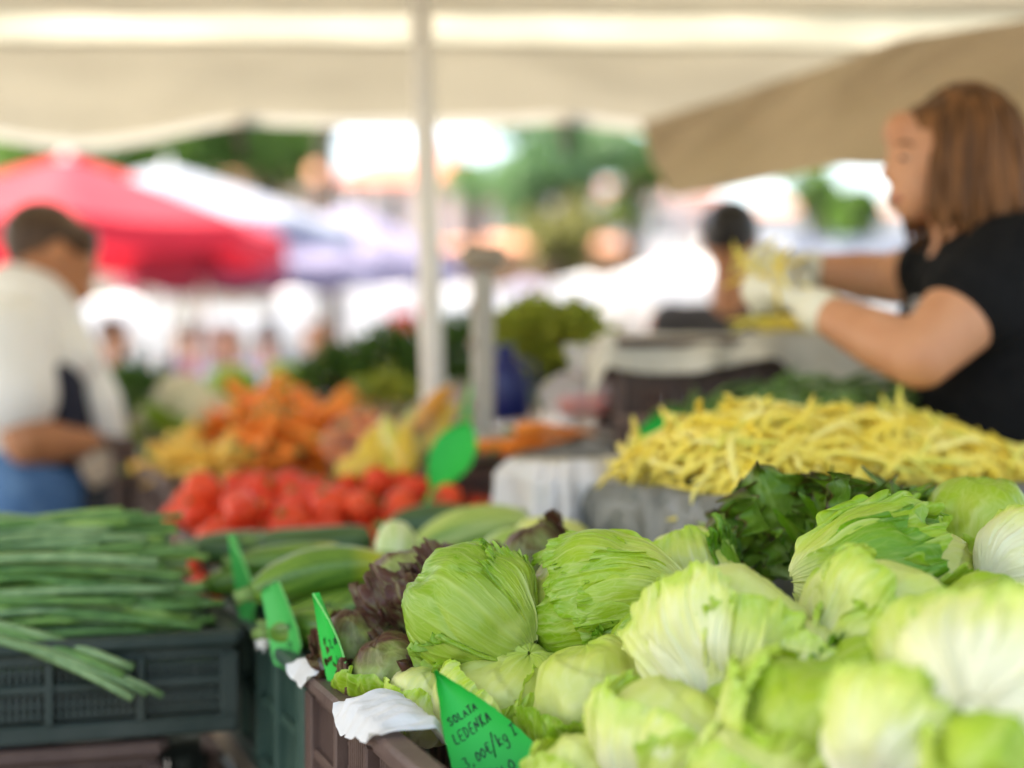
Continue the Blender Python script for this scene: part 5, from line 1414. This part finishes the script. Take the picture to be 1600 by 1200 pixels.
placed('small whitish lettuce beside the paper liner, left of the front price sign', 668, 1098, 1.66, .048, (-.2, .3, -.9), 40, 15, M_WHITE, [
    dict(dphi=.3, A=1.2, th1=2.3, frill=.02, flare=.0, jag=.03, wr=.004), dict(dphi=-1.2, A=.9, th1=2.0, frill=.03, flare=.03, mat=M_PALE, wr=.004)])
HEADS = [
 ('pale green lettuce with smooth folded leaves, just right of the swirled head', 932, 1100, 1.56, .068, (.15, -.10, -.98), PL, M_PALE, {}),
 ('broad pale lettuce with thick white ribs fanning up, in the middle of the heap', 1145, 1005, 1.47, .074, (-.22, -.62, -.60), PW, M_PALE, dict(ribs=1.6)),
 ('yellow green lettuce with folded top, next to the broad ribbed head', 1375, 985, 1.46, .069, (-.8, -.30, -.45), PL, M_PALE, {}),
 ('smooth pale green lettuce at the bottom, between two whiter heads', 1268, 1135, 1.30, .064, (-.45, .1, -.85), PL, M_LIME, dict(frill=.03)),
 ('cream and green lettuce at the bottom edge, right of the front price sign', 1062, 1180, 1.37, .066, (-.4, -.35, -.7), PW, M_PALE, {}),
 ('big white lettuce shining at the right edge, the palest of the heap', 1560, 1085, 1.19, .068, (-.50, -.85, -.05), (M_WHITE, M_PALE, M_WHITE), M_WHITE, dict(ribs=1.5)),
 ('cream lettuce with green shoulder at the bottom, below the shining white head', 1405, 1160, 1.19, .054, (-.55, -.70, -.35), PW, M_WHITE, {}),
 ('whitish lettuce with soft torn edge, above the shining white head', 1478, 1045, 1.34, .055, (-.45, -.80, -.30), WW, M_WHITE, {}),
 ('small pale lettuce wedged between the broad ribbed head and the folded top one', 1262, 1045, 1.43, .048, (-.2, -.6, -.7), PW, M_PALE, {}),
 ('small yellow green lettuce low between the cream one and the smooth pale one', 1170, 1120, 1.38, .044, (.2, -.3, -.9), PL, M_LIME, {}),
 ('green edged lettuce filling the right side, below the curly batavia', 1548, 985, 1.47, .056, (-.5, .1, -.85), FRL, M_LIME, {}),
 ('green lettuce in the gap above the cream one, half hidden by its neighbours', 1350, 1075, 1.37, .046, (-.3, .3, -.9), FRL, M_LIME, {}),
 ('greenish lettuce in the bottom right corner, almost out of frame', 1560, 1200, 1.13, .050, (-.3, .2, -.9), PL, M_LIME, {}),
 ('pale lettuce at the very bottom, between cream one and smooth pale one', 1190, 1225, 1.26, .050, (-.3, -.3, -.9), PW, M_PALE, {}),
 ('pale lettuce at the very bottom, right of the front price sign', 925, 1225, 1.40, .056, (-.2, -.3, -.9), PL, M_PALE, {}),
 ('white stemmed lettuce half out of frame, right of the curly batavia', 1612, 905, 1.58, .058, (-.85, -.45, -.1), WW, M_WHITE, {}),
]
for k, (lb, px, py, d, R, bs, mats, mc, kw) in enumerate(HEADS):
    placed(lb, px, py, d, R, bs, k * 37 % 360, 140 + k, mc, auto(140 + k, mats, **kw), mcore=mc, sq=(1.06, 1.06, .93))
placed('light green lettuce with frilly crown, highest one, right before the bean crate', 1535, 838, 1.78, .075, (-.2, -.3, -.9), 0, 24, M_LIME, auto(24, (M_LIME, M_PALE, M_LIME), frill=.06))
placed('bright green curly batavia lettuce with white stem end, in front of dark leafy lettuce', 1395, 900, 1.60, .082, (-.95, -.20, -.05), 0, 25, M_FRILL, auto(25, (M_FRILL, M_FRILL, M_LIME), n=7, lo=1.7, hi=2.6, frill=.085, flare=.08, lump=.09), mcore=M_PALE, sq=(.74, .74, 1.15))
placed('small frilly green lettuce tucked between ribbed head and large veined head', 1015, 1022, 1.60, .050, (.3, .3, -.9), 0, 28, M_LIME, auto(28, (M_FRILL, M_LIME, M_PALE), frill=.08, flare=.12))
# ------------------------------------------------------------------ stall canopy
M_CANV = mat('cream_canvas', (.50, .475, .40), rough=.9, col2=(.56, .535, .455), scale=3, bump=.2, bscale=20, trans=.44)
M_CANVW = mat('white_canvas_strip', (.56, .56, .49), rough=.85, col2=(.78, .755, .67), scale=2.2, bump=.2, bscale=14, trans=.5)
M_TARP = mat('brown_canvas', (.56, .46, .31), rough=.9, col2=(.64, .53, .37), scale=4, bump=.3, bscale=10, trans=.40)
M_TENTP = mat('painted_tent_pole', (.78, .75, .69), rough=.5, var=.06)
M_CLAMP = mat('dark_strap', (.07, .040, .028), rough=.7)
can = thing('canopy', 'large cream canvas market canopy spread over the stall, with a pale strip across it', 'canopy', (0, 3.0, 0))
c0 = np.array([0, 3.0, 0.0])
def zedge(x):
    px = 800 + x / 4.6 * FPX
    ys = np.interp(px, [-900, -500, -250, 0, 60, 120, 180, 240, 300, 370, 450, 520, 660, 800, 880, 960, 1040, 1200, 1700], [180, 205, 178, 205, 216, 221, 217, 207, 193, 180, 184, 185, 186, 183, 178, 188, 196, 200, 190])
    return CAMZ - (ys - HY) / FPX * 4.6
def panel(name, rows, m, x0=-3.6, x1=2.6, n=90, thick=.004):
    xs = np.linspace(x0, x1, n); V = []
    for i, x in enumerate(xs):
        for j, (d, zf) in enumerate(rows):
            V.append((x, d, (zf(x) if callable(zf) else zf) + .010 * float(fbm(x * 1.7, d * 1.5, 0, 6, 2))))
    V = np.array(V); k = len(rows); F = gridF(n, k)
    V2 = V + (0, 0, thick)
    return MB().add(V - c0, F).add(V2 - c0, [f[::-1] for f in F]).build(name, m, can)
def lerp_rows(d0, z0, d1, z1, n, sag=.0):
    r_ = []
    for k in range(n):
        t = k / (n - 1)
        r_.append((d0 + (d1 - d0) * t, (lambda t: (lambda x: (z0(x) if callable(z0) else z0) * (1 - t) + (z1(x) if callable(z1) else z1) * t - sag * math.sin(math.pi * t)))(t)))
    return r_
panel('eave_panel', lerp_rows(4.6, zedge, 3.9, lambda x: 2.018 - .010 * x, 10, .012), M_CANV)
panel('white_strip', lerp_rows(3.925, lambda x: 2.024 - .010 * x, 3.6, lambda x: 2.036 - .004 * x, 6), M_CANVW)
panel('roof_panel', lerp_rows(3.63, lambda x: 2.044 - .004 * x, 1.0, 2.13, 20, .02), M_CANV)
# hanging hem of the far edge
xs = np.linspace(-3.6, 2.6, 140); V = []
for x in xs:
    for j in range(4):
        V.append((x, 4.602 + .002 * j, zedge(x) + .004 - .010 * j))
MB().add(np.array(V) - c0, gridF(140, 4)).build('hem', M_CANV, can)
for px, h in ((372, .12), (880, .10)):
    p = P(px, 178, 4.63); p[2] += .03
    Vx = MB().add(*box(p - c0 + (0, 0, -h * .2), (.042, .03, h), .006)).add(*tube(np.array([p - c0 + (0, 0, -.05), p - c0 + (.006, .004, -.11), p - c0 + (.014, 0, -.16)]), [.012, .010, .006], 8))
    Vx.build('clamp', M_CLAMP, can)
def pole(p, q, r0):
    MB().add(*tube(np.linspace(p, q, 8) - c0, r0, 16)).build('pole', M_TENTP, can)
pole(P(657, -25, 3.35), P(703, 992, 3.35) * np.array([1, 1, 0]) + np.array([0, 0, 0.0]), .0245)
for x, d in ((-2.4, 4.5), (-2.5, 1.05), (2.4, 1.05), (2.45, 4.5)):
    pole(np.array([x, d, 2.05]), np.array([x, d, 0]), .024)
# brown tarp hanging down at the right
tops = [P(1003, 192, 4.2), P(1150, 148, 3.95), P(1300, 98, 3.7), P(1430, 58, 3.5), P(1620, 30, 3.35), P(1900, 15, 3.2)]
bots = [P(1048, 312, 4.05), P(1180, 285, 3.85), P(1300, 260, 3.6), P(1420, 264, 3.42), P(1600, 205, 3.2), P(1900, 150, 3.05)]
n, k = 60, 24; V = []
for i in range(n):
    s = i / (n - 1) * 5; a = min(4, int(s)); f = s - a
    T = tops[a] * (1 - f) + tops[a + 1] * f; Bt = bots[a] * (1 - f) + bots[a + 1] * f
    for j in range(k):
        t = j / (k - 1)
        p = T * (1 - t) + Bt * t
        p = p + np.array([0, .09 * math.sin(t * math.pi) * (1 - .3 * t) + .09 * float(fbm(i * .10 + t * 2.2, t * 1.2, 1, 9, 3)), 0])
        V.append(p)
V = np.array(V); cc = V.mean(0); F = gridF(n, k)
tarp = tag(MB().add(V - cc, F).add(V - cc + (0, .004, 0), [f[::-1] for f in F]).build('tarpaulin', M_TARP, None, loc=cc), 'brown canvas tarpaulin hanging slanted under the canopy behind the seller', 'tarpaulin')

# ------------------------------------------------------------------ parasols and tents
def parasol(label, apex, R, drop, m, n=8, valance=.14, rot=.2, name='parasol', sag=.10, mv=None):
    ax = np.asarray(apex); root = thing(name, label, 'parasol', (ax[0], ax[1], 0), 0)
    V = []; nr = 10; ns = n * 6
    for i in range(ns):
        a = 2 * math.pi * i / ns + rot
        ph = (i % 6) / 6.0; sc = math.cos(math.pi / n) / math.cos((ph - .5) * 2 * math.pi / n)
        for j in range(nr):
            t = j / (nr - 1); tt = .02 + .98 * t
            z = ax[2] - drop * (tt ** 1.12) - sag * drop * math.sin(math.pi * ph) * tt * (1.1 - .4 * tt)
            V.append((R * sc * tt * math.cos(a), R * sc * tt * math.sin(a), z))
    F = [(i * nr + j, ((i + 1) % ns) * nr + j, ((i + 1) % ns) * nr + j + 1, i * nr + j + 1) for i in range(ns) for j in range(nr - 1)]
    MB().add(V, F).build('canopy', m, root)
    Vv = []
    for i in range(ns):
        a = 2 * math.pi * i / ns + rot; e = np.array(V[i * nr + nr - 1]); ph = (i % 6) / 6.0
        for j in range(4):
            t = j / 3
            Vv.append((e[0] * (1 + .012 * t), e[1] * (1 + .012 * t), e[2] - valance * t * (.85 + .15 * math.sin(math.pi * ph))))
    F = [(i * 4 + j, ((i + 1) % ns) * 4 + j, ((i + 1) % ns) * 4 + j + 1, i * 4 + j + 1) for i in range(ns) for j in range(3)]
    MB().add(Vv, F).build('valance', mv or m, root)
    MB().add(*tube([(0, 0, 0), (0, 0, ax[2] * .5), (0, 0, ax[2] + .02)], .022, 12)).build('pole', M_TENTP, root)
    MB().add(*lathe([(.001, ax[2] + .10), (.012, ax[2] + .09), (.022, ax[2] + .06), (.014, ax[2] + .03), (.05, ax[2] + .005), (.05, ax[2] - .02)], 14)).build('finial', M_TENTP, root)
    for q in range(n):
        a = 2 * math.pi * q / n + rot
        MB().add(*tube([(.03 * math.cos(a), .03 * math.sin(a), ax[2] - .06), (.5 * R * math.cos(a), .5 * R * math.sin(a), ax[2] - drop * .46 - .03), (.97 * R * math.cos(a), .97 * R * math.sin(a), ax[2] - drop * .97 - .03)], .009, 6)).build('rib', M_TENTP, root)
    MB().add(*lathe([(.001, 0), (.26, 0), (.26, .05), (.05, .09), (.03, .25), (.001, .25)], 20)).build('base', M_CLAMP, root)
    return root
def fabric(nm, c, tr=.3): return mat(nm, c, rough=.8, var=.08, scale=4, trans=tr)
M_REDF = fabric('red_parasol_fabric', (.56, .025, .045), .35); M_LAVF = fabric('lavender_parasol_fabric', (.30, .27, .38), .35); M_WHF = fabric('white_parasol_fabric', (.78, .78, .78), .35)
M_BURF = fabric('burgundy_shaded_underside', (.26, .045, .085), .25); M_OFFW = fabric('offwhite_tent_fabric', (.46, .43, .36), .35); M_PNKF = fabric('pink_fabric', (.72, .10, .24), .35); M_BLUF = fabric('pale_blue_parasol_fabric', (.40, .43, .50), .35)  # the burgundy holds the shade of parasol undersides
parasol('big red market parasol with deep red rim, behind the customer', P(105, 246, 9.6), 1.32, .46, M_REDF, rot=.25, valance=.16)
parasol('pale blue white parasol just behind the red one', P(262, 262, 13.0), 1.55, .50, M_BLUF, rot=.1)
parasol('lavender parasol left of the tent pole, lower than the pale blue one', P(548, 322, 14.2), 1.06, .52, M_LAVF, rot=.3, valance=.16)
parasol('second lavender parasol in front of the other, its left half behind the red rim', P(430, 352, 12.4), .86, .34, M_LAVF, rot=.0, valance=.14)
parasol('burgundy parasol in shade under the right edge of the red one', P(318, 352, 11.2), .60, .26, M_BURF, rot=.15, valance=.20)  # added parasol, stands in for shaded parasol undersides
parasol('white parasol with a pink panel, right of the black haired person', P(1065, 402, 17.0), .95, .30, M_WHF, rot=.2, valance=.16, mv=M_WHF)
parasol('small pink parasol above the white ones, left of the black haired person', P(1042, 398, 19.0), .40, .30, M_PNKF, rot=.2, valance=.10)
def tent(label, px, ytop, yrim, yval, d, wpx, m, m2=None):
    w = wpx / FPX * d; a = P(px, ytop, d); zr = P(px, yrim, d)[2]; zv = P(px, yval, d)[2]
    root = thing('market_tent', label, 'tent', (a[0], d, 0), R_((px * 7) % 25 - 12)); h = w / 2
    V = []; k = 8; n = 40
    for i in range(n):
        ang = 2 * math.pi * i / n; q = .22; ca, sa = math.cos(ang), math.sin(ang)
        m_ = max(abs(ca), abs(sa)); X, Y = ca / m_ * h, sa / m_ * h
        for j in range(k):
            t = .015 + .985 * j / (k - 1); V.append((X * t, Y * t, a[2] - (a[2] - zr) * (1 - (1 - t) ** 1.7)))
    MB().add(V, [(i * k + j, ((i + 1) % n) * k + j, ((i + 1) % n) * k + j + 1, i * k + j + 1) for i in range(n) for j in range(k - 1)]).build('roof', m, root)
    E_ = [np.array(V[i * k + k - 1]) for i in range(n)]
    V2 = E_ + [e * (1, 1, 0) * 1.002 + (0, 0, zv + .03 * math.sin(i * 1.9)) for i, e in enumerate(E_)]
    MB().add(V2, [(i, (i + 1) % n, n + (i + 1) % n, n + i) for i in range(n)]).build('valance', m2 or m, root)
    for sx in (-1, 1):
        for sy in (-1, 1):
            MB().add(*box((sx * (h - .03), sy * (h - .03), zr / 2), (.045, .045, zr), .004)).build('leg', M_TENTP, root)
    return root
tent('white market tent low behind the customer shoulder', 190, 462, 482, 530, 24, 150, M_WHF)
tent('white pagoda tent with pointed top, right of the customer head', 425, 436, 470, 528, 26, 175, M_WHF)
tent('white tent left of the tent pole, red scrap on its edge', 600, 436, 462, 528, 23, 140, M_WHF)
tent('narrow white tent between tent pole and scale column', 716, 440, 462, 515, 25, 62, M_WHF)
tent('pale lavender white tent right of the scale column', 825, 436, 456, 492, 22, 100, M_LAVF, M_WHF)
tent('offwhite tent behind the endive', 915, 430, 446, 488, 20, 105, M_WHF)
tent('wide white tent left of the black haired person', 1040, 420, 446, 492, 18, 175, M_WHF)
tent('offwhite tent in the far background, above the customer purse hand', 262, 470, 492, 532, 30, 110, M_OFFW)
tent('pale stall roof far behind the seller arms', 1310, 372, 384, 402, 14, 250, M_BLUF)
tent('beige tent with deep valance behind the customer face', 205, 392, 412, 452, 16.5, 130, M_OFFW)
tent('beige tent in the shade behind the lavender parasols', 330, 440, 452, 478, 18.5, 170, M_OFFW)
M_REDC = fabric('red_cloth', (.60, .04, .04), .2)
for k, (lb, px, py, d) in enumerate((('red cloth hanging on the edge of the white tent', 628, 505, 22.0), ('red jacket hanging by the dark herbs far behind', 516, 562, 11.0))):
    c = P(px, py, d); s_ = d / 22.0
    V = []; 
    for i in range(16):
        for j in range(12):
            V.append(((i / 15 - .5) * .40 * s_ * (1 - .3 * j / 11), .03 * math.sin(i * 1.3), (.5 - j / 11) * .36 * s_))
    F = gridF(16, 12); V = np.array(V)
    tag(MB().add(V, F).add(V + (0, .01, 0), [f[::-1] for f in F]).build('hanging_cloth', M_REDC, None, loc=c), lb, 'cloth')

# ------------------------------------------------------------------ trees, buildings, ground
M_BARK = mat('tree_bark', (.070, .052, .036), rough=.9, col2=(.12, .09, .065), scale=10, bump=.6, bscale=25)
def foliage(nm, c, c2): return mat(nm, c, rough=.55, col2=c2, scale=1.6, trans=.45)
M_F1 = foliage('dark_tree_leaves', (.075, .165, .028), (.13, .24, .045)); M_F2 = foliage('fresh_tree_leaves', (.09, .19, .035), (.15, .27, .06)); M_F3 = foliage('olive_tree_leaves', (.15, .15, .035), (.20, .20, .055)); M_F4 = foliage('bluish_tree_leaves', (.09, .19, .075), (.14, .26, .11))
def tree(label, x, y, h, crown_r, crown_z, m, seed, n=3600, leaf=.20, trunk=.16, sq=(1, 1, .8), clumps=26, gap=.55):
    r = random.Random(seed); g = np.random.default_rng(seed)
    root = thing('tree', label, 'tree', (x, y, 0))
    cz = crown_z; tb = MB()
    s = np.linspace(0, 1, 9); lean = r.uniform(-.3, .3)
    tb.add(*tube(np.stack([lean * s ** 2, .1 * np.sin(s * 3), cz * s], 1), trunk * (1.15 - .75 * s), 10))
    cl = []
    for k in range(clumps):
        v = np.array([r.gauss(0, 1), r.gauss(0, 1), r.gauss(0, 1)]); v /= np.linalg.norm(v); v *= crown_r * r.uniform(.35, 1.0); v *= sq
        cl.append((v + (lean, 0, cz), crown_r * r.uniform(.16, .34)))
    for c, rr in cl[:14]:
        a = np.array([lean * .5, 0, cz * r.uniform(.55, .85)])
        mid = (a + c) / 2 + np.array([0, 0, .1])
        tb.add(*tube([a, mid, c], [trunk * .38, trunk * .22, trunk * .08], 6))
    tb.build('trunk', M_BARK, root)
    per = n // clumps; V = []; 
    for c, rr in cl:
        p = g.normal(size=(per, 3)); p /= np.linalg.norm(p, axis=1)[:, None]; p *= (g.random((per, 1)) ** .5) * rr; p *= (1.25, 1.25, .8)
        t = g.normal(size=(per, 3)); t /= np.linalg.norm(t, axis=1)[:, None]
        u = np.cross(t, g.normal(size=(per, 3))); u /= np.linalg.norm(u, axis=1)[:, None]
        sz = leaf * (0.6 + .8 * g.random((per, 1)))
        q = c + p
        V.append(np.stack([q - t * sz * .5, q + u * sz * .28, q + t * sz * .5, q - u * sz * .28], 1).reshape(-1, 3))
    V = np.concatenate(V); F = [(4 * i, 4 * i + 1, 4 * i + 2, 4 * i + 3) for i in range(len(V) // 4)]
    MB().add(V, F).build('crown', m, root, smooth=False)
    return root
def tr(label, px, py, d, rpx, m, seed, **k):
    c = P(px, py, d); tree(label, c[0], d, c[2], rpx / FPX * d, c[2], m, seed, **k)
tr('dense dark green tree above the red parasol', 240, 225, 34, 190, M_F1, 1, n=8000, leaf=.32, clumps=60, sq=(1.25, 1, .55))
tr('dark green tree at the left edge behind the red parasol', 20, 250, 38, 110, M_F1, 2, n=3600, leaf=.30)
tr('dark tree whose crown meets the canopy edge near the left clamp', 430, 205, 36, 120, M_F1, 3, n=5200, leaf=.28)
tr('bluish green tree with gaps of sky, in the middle right of the tent pole', 895, 240, 27, 150, M_F4, 4, n=4200, leaf=.20, clumps=34, sq=(1.1, 1, .75))
tr('fresh green tree right of centre, beside the brown tarpaulin', 985, 275, 30, 70, M_F2, 5, n=1900, leaf=.2, sq=(.8, 1, 1.1))
tr('olive toned tree low behind the lavender tents', 865, 372, 24, 78, M_F3, 6, n=2400, leaf=.17, sq=(1.05, 1, .8))
tr('green tree behind the seller hands at the right', 1345, 330, 26, 60, M_F1, 7, n=2200, leaf=.2, sq=(.8, 1, .8))
tr('yellow green tree between black haired person and seller', 1285, 300, 31, 55, M_F2, 8, n=1300, leaf=.2, sq=(1, 1, .9))
tr('small green tree against the red roof, right of the tent pole', 745, 285, 33, 55, M_F2, 9, n=1000, leaf=.22, sq=(1.2, 1, .5))
# bare trunk in front of the red roof
c = P(515, 330, 17.0)
t_ = thing('tree', 'slim dark tree trunk standing in front of the red roofed house', 'tree', (c[0], 17.0, 0))
MB().add(*tube([(0, 0, 0), (.03, 0, 1.6), (.0, 0, 3.0), (-.04, .02, 4.4), (.02, 0, 5.6)], [.16, .115, .10, .085, .06], 12)).add(*tube([(0, 0, 3.7), (.4, .1, 4.6), (.7, .1, 5.6)], [.06, .045, .02], 8)).add(*tube([(0, 0, 4.2), (-.4, 0, 4.8), (-.8, .1, 5.4)], [.05, .035, .02], 8)).build('trunk', M_BARK, t_)
g = np.random.default_rng(77); V = []
for c2, rr in (((.6, .1, 5.6), .8), ((-.8, .1, 5.5), .8), ((0, 0, 6.1), .9), ((-1.3, 0, 4.9), .45)):
    p = g.normal(size=(260, 3)) * rr * .45 + np.array(c2); t = g.normal(size=(260, 3)); t /= np.linalg.norm(t, axis=1)[:, None]; u = np.cross(t, g.normal(size=(260, 3))); u /= np.linalg.norm(u, axis=1)[:, None]
    V.append(np.stack([p - t * .08, p + u * .05, p + t * .08, p - u * .05], 1).reshape(-1, 3))
V = np.concatenate(V); MB().add(V, [(4 * i, 4 * i + 1, 4 * i + 2, 4 * i + 3) for i in range(len(V) // 4)]).build('crown', M_F1, t_, smooth=False)

M_WALLW = mat('white_render', (.74, .72, .68), rough=.85, var=.05, scale=1.5); M_WALLC = mat('cream_render', (.42, .34, .24), rough=.85, var=.08, scale=1.5); M_WALLO = mat('ochre_render', (.46, .27, .15), rough=.85, var=.1, scale=1.5); M_WALLG = mat('pale_grey_render', (.30, .29, .26), rough=.85, var=.06, scale=1.5)
M_TILE = mat('red_roof_tiles', (.42, .115, .070), rough=.8, col2=(.52, .17, .10), scale=5, bump=.4, bscale=30); M_TILEO = mat('orange_roof_tiles', (.46, .19, .09), rough=.8, col2=(.54, .25, .13), scale=5, bump=.4, bscale=30)
M_WIN = mat('window_glass', (.05, .06, .07), rough=.1); M_FRAME = mat('window_frame_paint', (.60, .58, .54), rough=.6)
def house(label, px0, px1, yeave, yridge, d, depth, m, mr, rot=0.0, rows=2, cols=4, name='house', hip=.25):
    a = P(px0, yeave, d); b = P(px1, yridge, d); w = b[0] - a[0]; ze = a[2]; zr = b[2]
    root = thing(name, label, 'building', ((a[0] + b[0]) / 2, d + depth / 2, 0), R_(rot))
    MB().add(*box((0, 0, ze / 2), (w, depth, ze), .02)).build('wall', m, root, sharp=30, fix=True)
    o = .35; x, y = w / 2 + o, depth / 2 + o
    V = [(-x, -y, ze - .05), (x, -y, ze - .05), (x, y, ze - .05), (-x, y, ze - .05), (-x + hip * w, 0, zr), (x - hip * w, 0, zr)]
    rf = MB().add(V, [(0, 1, 5, 4), (1, 2, 5), (2, 3, 4, 5), (3, 0, 4), (3, 2, 1, 0)]).build('roof', mr, root, smooth=False, fix=True)
    MB().add(*box((w * .2, depth * .1, zr + .1), (.6, .6, 1.4), .03)).build('chimney', m, rf, smooth=False)
    for r_ in range(rows):
        for k in range(cols):
            xx = -w / 2 + w * (k + .5) / cols; zz = ze * (r_ + .55) / rows
            f = MB().add(*box((xx, -depth / 2 - .02, zz), (min(1.2, w / cols * .5), .08, 1.5), .01)).build('window', M_FRAME, root, smooth=False)
            for sx in (-1, 1):
                MB().add(*box((xx + sx * min(1.2, w / cols * .5) * .235, -depth / 2 - .065, zz), (min(1.2, w / cols * .5) * .40, .02, 1.3))).build('pane', M_WIN, f, smooth=False)
    return root
house('white walled house with a broad red tiled roof behind the tent pole', 525, 765, 283, 212, 42, 9, M_WALLW, M_TILE, rows=3, cols=4)
house('house with orange tiled roof behind the slim dark trunk', 355, 500, 278, 228, 50, 8, M_WALLC, M_TILEO, rows=3, cols=3)
house('long pale grey building far behind the parasols at the left', -250, 520, 300, 262, 62, 10, M_WALLG, M_TILEO, rows=3, cols=10)
house('long low stone coloured building behind the tents at the left', -300, 560, 418, 398, 33, 6, M_WALLG, M_WALLG, rows=1, cols=9, hip=.02)
house('low ochre building behind the scale column and olive tree', 690, 985, 385, 345, 36, 8, M_WALLO, M_TILEO, rows=1, cols=5)
house('tall white building in the background beyond the middle trees', 760, 1120, 300, 262, 66, 12, M_WALLW, M_TILE, rows=3, cols=7)
house('white building far behind the seller at the right', 1130, 1750, 330, 290, 58, 12, M_WALLW, M_TILEO, rows=2, cols=9)

M_PAVE, nt, N, L = newmat('stone_paving')
out = N.new('ShaderNodeOutputMaterial'); bs = N.new('ShaderNodeBsdfPrincipled'); tc = N.new('ShaderNodeTexCoord')
br = N.new('ShaderNodeTexBrick'); br.inputs['Scale'].default_value = 2.2; br.inputs['Color1'].default_value = (.17, .165, .155, 1); br.inputs['Color2'].default_value = (.21, .20, .185, 1); br.inputs['Mortar'].default_value = (.12, .115, .11, 1); br.inputs['Mortar Size'].default_value = .012
L.new(tc.outputs['Object'], br.inputs['Vector'])
nz = N.new('ShaderNodeTexNoise'); nz.inputs['Scale'].default_value = 3; nz.inputs['Detail'].default_value = 6; L.new(tc.outputs['Object'], nz.inputs['Vector'])
mx = N.new('ShaderNodeMix'); mx.data_type = 'RGBA'; mx.blend_type = 'MULTIPLY'; mx.inputs[0].default_value = .5; L.new(br.outputs[0], mx.inputs[6]); L.new(nz.outputs['Color'], mx.inputs[7])
L.new(mx.outputs[2], bs.inputs['Base Color']); bs.inputs['Roughness'].default_value = .8; L.new(bs.outputs[0], out.inputs[0])
V = [(-300, -60, 0), (300, -60, 0), (300, 500, 0), (-300, 500, 0)]
tag(MB().add(V, [(0, 1, 2, 3)]).build('ground', M_PAVE, None, smooth=False), None, None, None, 'structure')
FOCUS = 1.63; FSTOP = 1.5; SUN_EL = 56; SUN_AZ = 288; SKY = .15; SUN = 3.7; EXPO = 2.28
# ------------------------------------------------------------------ camera, sky, sun
cam = bpy.data.cameras.new('camera'); co_ = bpy.data.objects.new('camera', cam); COL.objects.link(co_)
co_.location = (0, 0, CAMZ); co_.rotation_euler = (R_(90) - math.atan2(600 - HY, FPX), 0, 0)
cam.sensor_width = 36; cam.lens = 36 * FPX / 1600
cam.clip_start = .05; cam.clip_end = 1000
cam.dof.use_dof = True; cam.dof.focus_distance = FOCUS; cam.dof.aperture_fstop = FSTOP; cam.dof.aperture_blades = 0
SC.camera = co_
w = bpy.data.worlds.new('World'); SC.world = w; w.use_nodes = True
nt = w.node_tree; nt.nodes.clear()
bg = nt.nodes.new('ShaderNodeBackground'); sk = nt.nodes.new('ShaderNodeTexSky'); wo = nt.nodes.new('ShaderNodeOutputWorld')
sk.sky_type = 'NISHITA'; sk.sun_disc = False; sk.sun_elevation = R_(SUN_EL); sk.sun_rotation = R_(SUN_AZ); sk.dust_density = 3.0; sk.air_density = 1.0
bg.inputs['Strength'].default_value = SKY
nt.links.new(sk.outputs[0], bg.inputs[0]); nt.links.new(bg.outputs[0], wo.inputs[0])
sl = bpy.data.lights.new('sun', 'SUN'); sl.energy = SUN; sl.angle = R_(.5); sl.color = (1, .95, .87)
so = bpy.data.objects.new('sun', sl); COL.objects.link(so)
# sun_rotation is measured clockwise from +Y
dirv = Vector((math.sin(R_(SUN_AZ)) * math.cos(R_(SUN_EL)), math.cos(R_(SUN_AZ)) * math.cos(R_(SUN_EL)), math.sin(R_(SUN_EL))))
so.rotation_euler = (-dirv).to_track_quat('-Z', 'Y').to_euler(); so.location = (0, 0, 12)
vs = SC.view_settings; vs.view_transform = 'Standard'; vs.look = 'None'; vs.gamma = 1.0; vs.exposure = EXPO; vs.use_curve_mapping = False
SC.cycles.use_denoising = True
try: SC.cycles.denoiser = 'OPENIMAGEDENOISE'
except Exception: pass
SC.cycles.max_bounces = 10; SC.cycles.transparent_max_bounces = 16; SC.cycles.sample_clamp_indirect = 6
vs.use_white_balance = True; vs.white_balance_temperature = 7200; vs.white_balance_tint = 10
